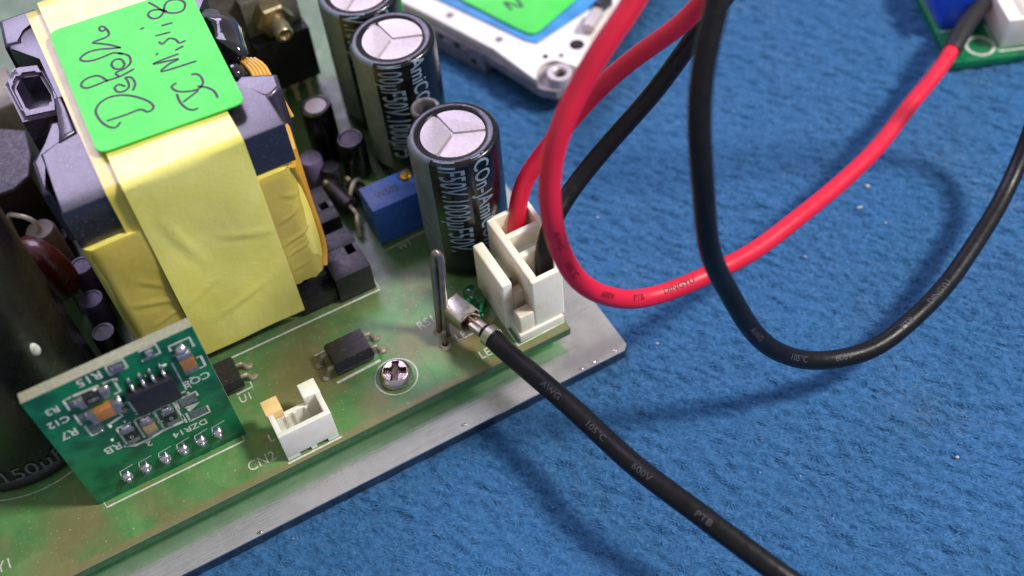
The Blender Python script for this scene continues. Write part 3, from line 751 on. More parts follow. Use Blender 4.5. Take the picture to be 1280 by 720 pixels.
    pr('bobbin_flange', [(-50.4, 12.2), (-49.4, 11.8), (-49.3, 17.5), (-45.6, 19.4), (-45.0, 24), (-46.5, 24.5), (-47.2, 20.6), (-50.2, 18.4)], 27, 36.2)
    pr('bobbin_flange', [(-46.2, 18.6), (-43.6, 19.2), (-43.4, 27), (-44.6, 27), (-45.2, 22)], 30, 37.6)
    # rail with a hollow: floor and rim
    pr('pin_rail', [(-49.4, 26.8), (-44.2, 25.4), (-43.6, 29), (-44.2, 36.6), (-48, 38.2), (-49.8, 35.4)], 24, 33.2)
    P = [(-49.4, 26.8), (-44.2, 25.4), (-43.6, 29), (-44.2, 36.6), (-48, 38.2), (-49.8, 35.4)]
    c = Vector((-46.6, 31.6)); bm = B()
    o1 = [Vector(q) for q in P]; i1 = [c + (q - c) * 0.62 for q in o1]; n = len(P)
    va = [[bm.verts.new((q.x, q.y, z)) for q in L] for L, z in ((o1, 33.0), (o1, 36.4), (i1, 36.4), (i1, 33.0))]
    for a, b in zip(va, va[1:]):
        for k in range(n): bm.faces.new((a[k], a[(k + 1) % n], b[(k + 1) % n], b[k]))
    bmesh.ops.bevel(bm, geom=[e for e in bm.edges if abs(e.verts[0].co.z - 36.4) < .01 and abs(e.verts[1].co.z - 36.4) < .01], offset=0.5, segments=3, affect='EDGES')
    obj('pin_rail_rim', bm, 'bobbin', core, 45)
    pr('bobbin_flange', [(-47.8, 41.5), (-45.4, 41.0), (-45.2, 44), (-42, 44.2), (-42, 47.5), (-47.2, 47.6)], 28, 37.4)
    # right-hand side: block, varnished lump, lead-out wires
    pr('bobbin_flange', [(-23.6, 13.2), (-19.4, 12.6), (-17.7, 13.6), (-17.3, 16.2), (-21.6, 18.6), (-23.6, 17)], 28, 36.6)
    bm = B(); ball(bm, (-20.8, 28.6, 35.2), 1, 2.9, 6.4, 3.2, 20, 12)
    for v in bm.verts:
        v.co += Vector((math.sin(v.co.y * 0.9) * 0.3, math.sin(v.co.x * 1.3 + v.co.z) * 0.4, math.sin(v.co.y * 1.2 + v.co.x) * 0.3))
    obj('varnish_lump', bm, 'gloss_black', core, 60, 'shiny black varnish lump beside the green sticker')
    bm = B(); ball(bm, (-21.8, 21.2, 34.6), 1, 1.6, 1.9, 1.8, 14, 8); obj('varnish_lump', bm, 'gloss_black', core, 60)
    for k in range(5):
        dx = k * 0.62
        p = catmull([(-20.3 + dx * 0.7, 23.4 - k * 0.3, 35.2), (-19.7 + dx * 0.75, 20.2, 34.9), (-20.1 + dx * 0.9, 16.8, 33.8), (-19.8 + dx, 14.5, 30)], 0.6)
        obj('lead_out_wire', tube(B(), p, 0.34, 8), 'orange_tape', core, 60)
    obj('tape_flap', prism(B(), [(-20.2, 8.2), (-19.2, 8.0), (-18.3, 12.5), (-18.6, 17), (-19.9, 14)], 9, 30.5, 0.3), 'orange_tape', core, 40)
    # left winding seen between the flanges
    pr('tape_strip', [(-49.6, 19.5), (-46, 19.5), (-46, 40), (-49.6, 40)], 6, 26, 'orange_tape')
    # base with slotted pin blocks on the right
    bm = B()
    box(bm, -49.5, -20.2, 7.6, 44, 0.3, 4.9, 0.2)
    obj('bobbin_base', bm, 'black', core, 30)
    def slotted(y0, y1, s0, s1, zt):
        bm = B(); x0, x1 = -20.1, -14.3
        box(bm, x0, x1, y0, s0, 0.2, zt, 0.12); box(bm, x0, x1 - 2.1, s0 - 0.05, s1 + 0.05, 0.2, zt - 0.01); box(bm, x1 - 0.7, x1 - 0.02, s0 - 0.05, s1 + 0.05, 0.2, zt - 0.02)
        box(bm, x0, x1, s1, y1, 0.2, zt, 0.12); box(bm, x1 - 2.2, x1 - 0.6, s0 - 0.02, s1 + 0.02, 0.2, zt - 2.6)
        obj('pin_block', bm, 'black', core, 30)
    slotted(4.9, 14.0, 8.6, 10.4, 5.6); slotted(16.4, 24.0, 19.0, 20.4, 5.6)
    obj('pin_block', box(B(), -20.1, -15.6, 14.0, 16.5, 0.2, 3.4), 'black', core, 30)
    obj('pin_block', box(B(), -26, -20.2, 5.6, 8, 0.2, 3.2, 0.1), 'black', core, 30)
    # green sticker with handwriting
    q = [Vector((-42.3, 11.7)), Vector((-23.2, 10.3)), Vector((-21.9, 37.0)), Vector((-41.6, 38.5))]
    P = []
    for k in range(4):
        p = q[k]; a = (q[k - 1] - p).normalized(); b = (q[(k + 1) % 4] - p).normalized(); r = 1.5
        for j in range(7):
            th = j / 6; P.append((p + a * r * (1 - th) ** 2 + b * r * th ** 2)[:])
    obj('sticker', prism(B(), P, 38.95, 39.17, 0.04, 1), 'sticker', core, 30, 'bright green sticker with handwritten pen note')
    strokes = [[(-39.53,16.79),(-37.31,16.55),(-35.33,16.46),(-34.54,15.48),(-33.67,15.87),(-33.85,17.2),(-34.84,18.81),(-36.21,20.19),(-37.8,20.87),(-39.2,20.66),(-40.13,19.8),(-40.42,18.79),(-40.26,17.02),(-39.66,15.56),(-38.95,15.01),(-38.2,15.56)],[(-35.71,21.84),(-36.24,22.59),(-36.95,22.31),(-36.79,21.25),(-35.97,20.97),(-35.24,21.49),(-35.06,22.78),(-35.16,23.45),(-34.45,22.99),(-34.38,21.53),(-34.99,20.54)],[(-33.7,24.43),(-35.64,24.06),(-37.42,24.21),(-38.93,24.19),(-40.1,24.3),(-40.64,25.05),(-40.27,25.82),(-39.27,26.17),(-38.16,25.81),(-37.57,24.71),(-37.39,24.09)],[(-34.42,26.09),(-34.54,27.21),(-35.24,27.66),(-35.96,27.09),(-35.84,25.93),(-35.06,25.48),(-34.42,26.09)],[(-35.79,24.06),(-35.96,25.04),(-34.68,25.23),(-33.71,25.88),(-33.44,27.27),(-34.06,28.3),(-34.54,28.77)],[(-33.94,29.71),(-35.05,30.17),(-36.67,30.97),(-38.17,31.16),(-39.26,30.55),(-39.02,29.77),(-37.8,29.18),(-36.28,29.13),(-35.05,29.11),(-34.08,28.21)],[(-33.97,29.62),(-34.85,30.84),(-36.06,32.01),(-36.94,32.75),(-36.29,32.86),(-35.04,32.85),(-34.45,33.27),(-34.44,34.36),(-34.66,35.23),(-35.06,35.49),(-35.34,34.96),(-35.07,34.34),(-34.7,34.54)],[(-30.32,16.52),(-30.43,14.84),(-30.05,13.29),(-29.41,12.55),(-28.86,12.58)],[(-30.02,14.72),(-27.73,15.67)],[(-27.45,16.48),(-26.43,15.47),(-25.95,14.27),(-25.98,13.07)],[(-27.4,19.1),(-26.8,18.81),(-26.51,17.86),(-26.69,16.73),(-27.47,15.99),(-28.76,16.2),(-30.0,17.0),(-30.45,17.93),(-30.34,18.45),(-29.76,18.63)],[(-26.09,21.31),(-28.49,21.54),(-30.66,21.94),(-29.32,22.75),(-27.98,23.06),(-31.1,23.91),(-29.51,24.06),(-27.66,24.0)],[(-27.66,24.95),(-26.59,25.14)],[(-30.17,25.54),(-29.99,25.63)],[(-25.96,26.06),(-26.81,26.08),(-26.98,27.0),(-27.68,27.73),(-28.82,27.14),(-29.06,27.83)],[(-29.06,29.29),(-27.22,28.94)],[(-27.66,30.88),(-26.33,30.66)],[(-30.41,31.81),(-29.98,31.86)],[(-27.7,36.75),(-27.11,35.38),(-26.42,33.51),(-25.18,32.4),(-24.02,32.47),(-23.42,33.78),(-23.98,35.01),(-25.12,35.49),(-25.96,34.9),(-26.55,33.59),(-27.46,32.79),(-28.32,33.09),(-28.63,34.13),(-27.94,34.8),(-26.8,34.32),(-26.13,33.42)]]
    bm = B()
    for s in strokes:
        p = catmull([(x, y, 39.2) for x, y in s], 0.25)
        line_strip(bm, p, 0.34); 
        for e in (p[0], p[-1]):
            vs = [bm.verts.new((e.x + 0.135 * math.cos(k), e.y + 0.135 * math.sin(k), 39.198)) for k in [i * math.pi / 4 for i in range(8)]]; bm.faces.new(vs)
    obj('handwriting', bm, 'ink', core, 0)
transformer()

# ---- upright daughter board
def daughter():
    Y = -9.0
    bm = box(B(), -62.5, -41.0, Y, -7.4, 0.05, 26.3)
    for f in bm.faces:
        if abs(f.normal.y) < 0.5: f.material_index = 1
    bm.normal_update()
    for f in bm.faces: f.material_index = 0 if abs(f.normal.y) > 0.5 else 1
    d = obj('daughter_board', bm, 'pcb_dark', psu, 0, 'upright green daughter board with tiny chip parts', 'pcb_edge')
    def fb(name, x0, x1, z0, z1, depth, mat, bev=0.06, y=Y):
        return obj(name, box(B(), x0, x1, y - depth, y - 0.004, z0, z1, bev), mat, d, 30)
    def bump(x, z, rx, rz, h=0.5, mat='solder'):
        return obj('solder_joint', ball(B(), (x, Y - 0.02, z), 1, rx, h, rz, 12, 8), mat, d, 60)
    def txt(s, x, z, size, rot=math.pi):
        bm = text_bm(s, size, 0.95, bold=0.02); xform(bm, Matrix.Translation((x, Y - 0.03, z)) @ Matrix.Rotation(math.pi / 2, 4, 'X') @ Matrix.Rotation(rot, 4, 'Z'))
        obj('silkscreen_text', bm, 'silk', d, 0)
    def ln(pts, w=0.28):
        w *= 1.25
        bm = line_strip(B(), [(x, z, 0) for x, z in pts], w); xform(bm, Matrix.Translation((0, Y - 0.025, 0)) @ Matrix.Rotation(math.pi / 2, 4, 'X'))
        obj('silkscreen_line', bm, 'silk', d, 0)
    # the eight-leg chip
    chip = fb('chip', -51.7, -45.9, 15.8, 20.4, 1.45, 'chip', 0.2)
    for x in (-50.7, -49.3, -48.0, -46.6):
        for s, z in ((1, 20.4), (-1, 15.8)):
            bm = B(); tube(bm, catmull([(x, Y - 0.8, z - 0.1 * s), (x, Y - 0.75, z + 0.5 * s), (x, Y - 0.2, z + 0.75 * s), (x, Y - 0.15, z + 1.4 * s)], 0.2), 0.24, 8)
            ball(bm, (x, Y - 0.1, z + 1.35 * s), 1, 0.33, 0.32, 0.65, 8, 6)
            obj('lead', bm, 'solder', d, 60)
    txt('CQ8', -43.5, 16.3, 1.9); txt('R15', -54.5, 25.3, 2.1); txt('R3', -60.1, 22.7, 1.7); txt('C12', -60.3, 20.2, 1.7); txt('R7', -60.1, 17.2, 2.1)
    txt('DZR14', -47.2, 7.15, 1.7); txt('2', -52.7, 8.0, 1.6); txt('RB', -56.8, 10.5, 2.1)
    def chip2(x, z, w, h, body, vert=False, t=0.75, name='chip_component', so=True):
        if vert:
            fb(name, x - w / 2, x + w / 2, z - h * 0.28, z + h * 0.28, t, body)
            for s in (1, -1): fb('end_cap', x - w / 2 - 0.01, x + w / 2 + 0.01, z + s * h * 0.39 - h * 0.11, z + s * h * 0.39 + h * 0.11, t + 0.02, 'termination')
            if so:
                for s in (1, -1): bump(x, z + s * h * 0.5, w * 0.48, 0.55, 0.6)
        else:
            fb(name, x - w * 0.28, x + w * 0.28, z - h / 2, z + h / 2, t, body)
            for s in (1, -1): fb('end_cap', x + s * w * 0.39 - w * 0.11, x + s * w * 0.39 + w * 0.11, z - h / 2 - 0.01, z + h / 2 + 0.01, t + 0.02, 'termination')
            if so:
                for s in (1, -1): bump(x + s * w * 0.5, z, 0.6, h * 0.46, 0.6)
    # top row
    chip2(-43.4, 21.2, 1.8, 3.9, 'brown', True, 1.1); bump(-43.4, 23.2, 0.95, 0.95, 1.0)
    ln([(-44.6, 23.6), (-44.6, 24.6), (-41.9, 24.6), (-41.9, 22.6)]); ln([(-42.3, 20.3), (-41.7, 20.3), (-41.7, 18.1), (-42.5, 18.1)])
    chip2(-46.9, 25.2, 0.9, 1.3, 'termination', False, 0.6, so=False); bump(-47.0, 25.2, 0.55, 0.5, 0.75)
    ln([(-47.9, 25.9), (-47.9, 26.1), (-45.8, 26.1), (-45.8, 24.2), (-47.8, 24.2)])
    chip2(-51.1, 25.2, 1.5, 1.0, 'purple', False, 0.55, so=False)
    ln([(-52.2, 24.3), (-52.2, 26.1), (-50.0, 26.1), (-50.0, 24.3)]); ln([(-52.3, 24.25), (-49.9, 24.25)], 0.2)
    # R3, C12, R7 rows
    chip2(-55.3, 22.2, 3.7, 1.7, 'chip'); bm = xform(text_bm('1001', 0.9, 0.8), Matrix.Translation((-55.3, Y - 0.79, 22.2)) @ Matrix.Rotation(math.pi / 2, 4, 'X')); obj('marking', bm, 'silk_dim', d, 0)
    ln([(-57.4, 23.6), (-58.4, 23.5), (-58.4, 21.3)]); ln([(-53.5, 23.4), (-52.2, 23.4), (-52.2, 20.6), (-53.0, 20.6)]); ln([(-57.2, 23.6), (-54, 23.4)], 0.35)
    fb('bare_pad', -58.0, -56.9, 21.5, 22.9, 0.12, 'pad', 0)
    chip2(-55.0, 19.0, 3.8, 2.0, 'brown', False, 1.1); fb('bare_pad', -58.0, -56.8, 18.2, 19.8, 0.12, 'pad', 0)
    ln([(-58.3, 20.2), (-58.3, 17.7)]); bump(-53.0, 19.2, 0.8, 0.95, 1.1)
    fb('bare_pad', -57.8, -56.2, 15.3, 17.0, 0.12, 'pad', 0); ln([(-56.0, 17.1), (-53.8, 16.8), (-53.6, 15.9), (-55.8, 15.4)], 0.35); ln([(-58.1, 17.3), (-58.0, 14.8), (-56.5, 14.8)])
    bump(-53.0, 17.0, 0.55, 0.5, 0.5, 'solder_dull'); ln([(-53.4, 18.2), (-52.1, 18.0), (-52.0, 15.5)], 0.22)
    # lower row
    chip2(-54.0, 12.0, 1.6, 3.0, 'chip', True, 0.6); chip2(-51.5, 11.9, 1.6, 3.0, 'beige', True, 0.8); chip2(-48.6, 11.9, 1.6, 3.0, 'chip', True, 0.6)
    for x in (-54.0, -48.6):
        bm = xform(text_bm('0', 1.0), Matrix.Translation((x, Y - 0.63, 11.7)) @ Matrix.Rotation(math.pi / 2, 4, 'X')); obj('marking', bm, 'silk_dim', d, 0)
    for x in (-55.1, -52.75, -50.1, -47.4): ln([(x, 13.9), (x, 9.6)], 0.26)
    for x in (-54.6, -52.2, -49.4): ln([(x - 0.5, 14.0), (x + 1.4, 13.9)], 0.24)
    ln([(-55.6, 9.9), (-54.2, 8.9), (-52.4, 8.9), (-50.4, 9.3), (-47.5, 9.2)], 0.42)
    fb('bare_pad', -46.8, -44.6, 12.2, 13.7, 0.12, 'pad', 0); fb('bare_pad', -46.4, -44.2, 8.9, 10.3, 0.12, 'pad', 0)
    bm = B(); bm.faces.new([bm.verts.new(q) for q in ((-46.6, Y - 0.03, 11.9), (-46.2, Y - 0.03, 10.5), (-44.4, Y - 0.03, 11.6))]); obj('silkscreen_arrow', bm, 'silk', d, 0)
    ln([(-47.2, 12.0), (-47.0, 14.0), (-44.3, 14.0), (-44.3, 13.0)]); ln([(-46.9, 8.6), (-43.9, 8.6), (-43.9, 10.2)]); ln([(-47.3, 10.6), (-47.2, 8.6)], 0.26); ln([(-46.7, 10.6), (-46.7, 8.6)], 0.26)
    ln([(-52.2, 15.0), (-45.4, 15.0)], 0.22); ln([(-45.2, 15.2), (-45.2, 21.5)], 0.18)
    rnd = random.Random(4)
    for k in range(26):
        x, z = rnd.uniform(-57.5, -44), rnd.choice((rnd.uniform(8.8, 14.5), rnd.uniform(20.5, 24.5), rnd.uniform(14.4, 15.4)))
        bump(x, z, rnd.uniform(0.15, 0.4), rnd.uniform(0.12, 0.3), rnd.uniform(0.12, 0.3), rnd.choice(('solder', 'solder_dull', 'silk')))
    # pin row: solder cones
    for x in (-57.3, -54.7, -51.9, -49.3, -46.7, -44.2):
        bm = B(); ball(bm, (x, Y - 0.1, 3.6), 1, 0.85, 0.9, 0.85, 14, 10); ball(bm, (x, Y - 0.8, 3.6), 1, 0.42, 0.5, 0.42, 10, 8)
        obj('pin_joint', bm, 'solder', d, 60)
        ln([(x - 0.9, 3.2), (x - 0.5, 5.0), (x + 1.4, 5.3)], 0.13)
daughter()

# ---- parts behind and left of the transformer
def lead(name, pts, r, mat, parent, n=8): return obj(name, tube(B(), catmull(pts, 0.5), r, n), mat, parent, 60)
# varistor: standing dark red disc
d = Vector((5.4, -9.0, 0)).normalized(); nrm = Vector((-d.y, d.x, 0))
bm = lathe(B(), [(0.01, -2.0), (4.4, -2.0), (5.4, -1.4), (5.8, 0), (5.4, 1.4), (4.4, 2.0), (0.01, 2.0)], (0, 0, 0), 36)
xform(bm, Matrix.Translation((-56.9, 27.0, 9.6)) @ nrm.to_track_quat('Z', 'Y').to_matrix().to_4x4())
mv = obj('varistor', bm, 'mov', psu, 50, 'dark red disc varistor behind the big capacitor')
for s in (-1, 1): lead('lead', [Vector((-56.9, 27.0, 4.5)) + d * 2.5 * s, Vector((-56.9, 27.0, 0)) + d * 2.5 * s], 0.4, 'tin', mv)
rs = obj('resistor', lathe(B(), [(1.7, 1.5), (2.3, 2.2), (2.3, 11.4), (2.0, 12.0), (0.01, 12.1)], (-55.4, 32.6, 0), 24, True), 'resistor_grey', psu, 40, 'grey resistor standing on end behind the red disc')
lead('lead', [(-55.4, 32.6, 12), (-55.6, 33, 13.6), (-57.2, 34.8, 14), (-59, 37, 12), (-59.6, 38, 0)], 0.38, 'ivory', rs)
lead('lead', [(-55.4, 32.6, 1.6), (-55.4, 32.6, 0)], 0.38, 'ivory', rs)
obj('choke', prism(B(), [(-72, 38), (-56, 37), (-53.2, 38.6), (-51.8, 43), (-51.2, 49), (-55, 52), (-72, 52)], 0.2, 17, 0.6, 3), 'black', psu, 40, 'black choke block left of the transformer')
obj('box_capacitor', box(B(), -68, -50.6, 56, 66, 0.2, 17, 0.5, 3), 'cap_box', psu, 40)
def small_electro(x, y, r, h, mat='purple'):
    o = obj('small_capacitor', lathe(B(), [(r * .95, 0.1), (r, 0.5), (r, h - 0.4), (r * 0.9, h), (r * 0.7, h + .02), (r * 0.68, h - 0.1), (0.01, h - 0.1)], (x, y, 0), 24, True), mat, psu, 40)
    return o
small_electro(-52.2, 25.8, 1.9, 8.5); small_electro(-52.9, 20.6, 1.9, 6.5); small_electro(-54.0, 37.2, 1.5, 5, 'black'); small_electro(-53.2, 15.0, 1.8, 5, 'black')
# diodes and small parts between transformer and capacitors
def diode(a, b, r, z, mat='black'):
    a = Vector((a[0], a[1], z)); b = Vector((b[0], b[1], z)); t = (b - a).normalized(); L = (b - a).length
    bm = tube(B(), [a, a + t * 0.3, b - t * 0.3, b], lambda u: r, 14)
    o = obj('diode', bm, mat, psu, 40)
    for p, s in ((a, -1), (b, 1)): lead('lead', [p, p + t * s * 1.6, p + t * s * 2.2 + Vector((0, 0, -z * 0.5)), p + t * s * 2.3 + Vector((0, 0, -z))], 0.35, 'ivory', o)
    return o
diode((-12.6, 25.6), (-11.6, 20.0), 1.5, 2.6); diode((-9.2, 24.6), (-8.4, 20.2), 1.3, 2.4)
small_electro(-13.6, 30.2, 1.9, 6, 'purple'); small_electro(-11.3, 28.2, 1.6, 4.5, 'black')
lead('jumper', [(-11.6, 21.4, 0), (-10.8, 21.6, 3.2), (-9.6, 22.4, 4.6), (-8.2, 23.8, 3.4), (-7.8, 24.2, 0)], 0.35, 'ivory', psu)
lead('jumper', [(-12.4, 15.8, 0), (-11.9, 16.4, 2.4), (-11.4, 17.6, 2.6), (-11.2, 18.2, 0)], 0.4, 'ivory', psu)
# heat sink with bolted transistor
hs = obj('heatsink', box(B(), -36, -3.6, 53.2, 55.4, 0.1, 36, 0.3), 'heatsink', psu, 30, 'dusty grey heat sink behind the transformer')
tr = obj('transistor', box(B(), -13.6, -3.9, 48.6, 53.0, 5.2, 15.6, 0.3), 'black', psu, 30, 'black transistor bolted to the heat sink')
obj('mounting_tab', box(B(), -13.4, -4.2, 51.2, 53.1, 15.6, 22.5, 0.2), 'heatsink', tr)
for x in (-11.2, -8.7, -6.2):
    bm = B(); box(bm, x - 0.8, x + 0.8, 50.2, 50.8, 3.2, 5.4); box(bm, x - 0.4, x + 0.4, 50.25, 50.75, -0.2, 3.3)
    obj('lead', bm, 'ivory', tr)
bm = lathe(B(), [(0.01, 0), (3.2, 0), (3.2, 2.4), (2.8, 2.8), (1.5, 2.8)], (0, 0, 0), 6)
xform(bm, Matrix.Translation((-9.0, 51.2, 18.9)) @ Matrix.Rotation(math.pi / 2, 4, 'X'))
nut = obj('nut', bm, 'nut', tr, 20, 'brass-coloured hex nut on a bolt')
bm = lathe(B(), [(1.5, 2.0), (1.5, 6.2), (1.2, 6.6), (0.8, 6.6), (0.5, 6.0), (0.01, 6.0)], (0, 0, 0), 24)
xform(bm, Matrix.Translation((-9.0, 51.2, 18.9)) @ Matrix.Rotation(math.pi / 2, 4, 'X'))
obj('bolt_end', bm, 'nut', tr, 40)

# ------------------------------------------------------------------ wires
def frames(path):
    L = [0.0]
    for a, b in zip(path, path[1:]): L.append(L[-1] + (b - a).length)
    return L
def print_on_wire(s, size, path, r, pos_mm, view, parent, mat, sx=1.0, flip=False, tilt=0.0):
    """stamp lettering along a round wire, on the side that looks towards view"""
    L = frames(path); bm = text_bm(s, size, sx); slice_bm(bm, 0, 0.5); slice_bm(bm, 1, 0.25)
    for v in bm.verts:
        x, y = v.co.x, v.co.y
        if flip: x, y = -x, -y
        sarc = min(max(pos_mm + x, 0), L[-1] - 0.01)
        i = 0
        lo, hi = 0, len(L) - 1
        while hi - lo > 1:
            m = (lo + hi) // 2
            if L[m] <= sarc: lo = m
            else: hi = m
        i = lo; f = (sarc - L[i]) / max(1e-6, L[i + 1] - L[i])
        p = path[i].lerp(path[i + 1], f)
        t = (path[min(i + 2, len(path) - 1)] - path[max(i - 1, 0)]).normalized()
        n = Vector(view) - p; n = (n - t * n.dot(t)).normalized(); b = n.cross(t)
        a = y / r + tilt
        v.co = p + (n * math.cos(a) + b * math.sin(a)) * (r + 0.05)
    obj('insulation_print', bm, mat, parent, 0)
def arc_at(path, q):
    L = frames(path); q = Vector(q)
    i = min(range(len(path)), key=lambda k: (path[k] - q).length); return L[i]
VIEW = (-38.8, -102.8, 137.7)

RED = [(6.2, -3.2, 5.5), (6.3, -3.1, 8.5), (7.3, -2.2, 12), (9.3, -0.9, 15.3), (12.3, -0.6, 18.3), (15.9, -0.8, 22.0), (20.8, -2.5, 28.5), (25.7, -5.8, 35.3), (30.5, -9.3, 41.9), (33.6, -11.1, 47.9), (36.6, -11.5, 56.1), (35.0, -10.9, 63.6), (29.7, -11.3, 66.7), (23.4, -15.4, 64.4), (18.3, -18.8, 60.4), (15.1, -20.0, 57.4), (10.8, -20.7, 54.3), (7.0, -21.2, 50.2), (4.0, -22.3, 46.0), (2.4, -23.2, 41.1), (1.5, -24.6, 36.1), (2.0, -25.1, 29.6), (3.9, -25.8, 23.4), (7.6, -26.1, 18.1), (13.2, -26.2, 13.3), (19.6, -26.4, 11.4), (27.4, -25.8, 10.4), (36.6, -23.9, 8.3), (47.9, -20.8, 6.4), (61.5, -15.9, 3.9), (77.3, -9.1, 2.2), (91.2, -2.3, 1.2), (101.6, 3.2, 0.6), (108.8, 7.0, -1.5), (113.5, 9.6, -4.6)]
redp = jitter(smooth_path(catmull(RED, 0.8), 8), 0.13, 1)
redw = thing('red_wire', (6.2, -3.2, 5.5), 'red insulated wire looping up out of the white connector to the far small board', 'wire')
WR = 1.32
obj('insulation', tube(B(), redp, WR, 24), 'red', redw, 60)
i0 = min(range(len(redp)), key=lambda k: (redp[k] - Vector((92.3, -1.8, 1.2))).length)
obj('heat_shrink', tube(B(), redp[i0:], lambda u: 1.62 if u > 0.01 else 1.5, 24), 'shrink', redw, 60, 'black heat-shrink sleeve')
obj('crimp_collar', lathe(B(), [(1.4, 5.0), (1.55, 5.6), (1.5, 6.6)], (6.2, -3.2, 0), 16), 'tin', redw)
for s, q in (('AWG', (2.0, -25.0, 33.0)), ('105°C', (2.6, -25.4, 27.0)), ('600V', (6.9, -26.1, 19.2)), ('PTB', (12.2, -26.2, 14.1)), ('DINGYU', (18.6, -26.4, 11.7))):
    print_on_wire(s, 1.15, redp, WR, arc_at(redp, q), VIEW, redw, 'wire_print_dark', 1.2, tilt=0.12)

BLK = [(6.2, -11.6, 5.5), (6.3, -11.5, 9.0), (6.9, -11.0, 12.2), (9.0, -9.6, 14.6), (12.0, -7.9, 16.0), (15.9, -6.6, 18.0), (21.4, -6.2, 22.3), (27.8, -6.8, 29.0), (33.2, -7.7, 36.3), (36.2, -8.3, 40.6), (40.4, -9.2, 47.5), (43.5, -10.7, 56.2), (41.6, -11.2, 65.3), (35.2, -13.3, 69.5), (27.9, -19.5, 67.9), (23.7, -24.2, 64.6), (21.1, -27.1, 60.5), (18.1, -29.8, 56.4), (16.3, -31.7, 52.0), (15.4, -33.4, 46.8), (15.2, -35.0, 40.5), (16.2, -36.1, 32.5), (18.6, -36.8, 23.9), (22.0, -38.1, 15.2), (26.3, -39.7, 7.9), (31.2, -41.3, 3.3), (36.7, -42.6, 1.5), (42.5, -43.3, 1.2), (50.9, -41.8, 1.4), (60.2, -38.9, 1.2), (70.5, -34.4, 1.2), (79.4, -29.5, 2.3), (86.0, -25.5, 7.4), (89.4, -22.5, 18.2), (87, -20.5, 32.0), (78.9, -17.7, 40.6), (68.5, -13.0, 43.0), (62.2, -3.2, 42.4), (69.5, 12.4, 36.1), (89.6, 40.2, 22.1), (110, 60, 0), (122, 70, -4.9), (150, 95, -5.1)]
blkp = jitter(smooth_path(catmull(BLK, 0.8), 8), 0.13, 2)
blkw = thing('black_wire', (6.6, -11.3, 5.5), 'black insulated wire looping from the white connector across the mat beside the red wire', 'wire')
obj('insulation', tube(B(), blkp, WR, 24), 'blackwire', blkw, 60)
obj('crimp_collar', lathe(B(), [(1.4, 5.0), (1.55, 5.6), (1.5, 6.6)], (6.2, -11.6, 0), 16), 'tin', blkw)
for s, q in (('AWG', (22.5, -38.3, 14.0)), ('105°C', (28.4, -40.4, 5.7)), ('600V', (36.0, -42.5, 1.6)), ('PTB', (47, -42.6, 1.4)), ('DINGYU', (54.5, -41, 1.4))):
    print_on_wire(s, 1.2, blkp, WR, arc_at(blkp, q), VIEW, blkw, 'wire_print_light', 1.2, tilt=0.05)

# loose lead with crimp terminal
LEAD = [(-4.9, -15.6, 5.2), (-4.4, -17.6, 4.9), (-3.4, -21.0, 4.7), (-1.6, -28.2, 4.4), (0.2, -36.6, 4.5), (1.9, -44.5, 5.2), (4.2, -52.2, 5.4), (6.9, -59.8, 4.9), (10.4, -67, 3.2), (16.5, -75.5, -0.5), (24, -84, -4.2), (36, -93, -5.0), (60, -104, -5.0)]
ldp = jitter(smooth_path(catmull(LEAD, 0.8), 6), 0.13, 3)
ldw = thing('loose_black_lead', (-6.4, -8.5, 4.0), 'black lead with a bare metal crimp terminal hanging over the board edge', 'wire')
LR = 1.45
obj('insulation', tube(B(), ldp, LR, 28), 'blackwire', ldw, 60)
for s, q in (('AWG', (-1.6, -28.2, 4.4)), ('105°C', (0.2, -36.6, 4.5)), ('600V', (2.1, -45.2, 5.2)), ('PTB', (5.0, -54.4, 5.3))):
    print_on_wire(s, 1.2, ldp, LR, arc_at(ldp, q), VIEW, ldw, 'wire_print_light', 1.25, tilt=-0.1)
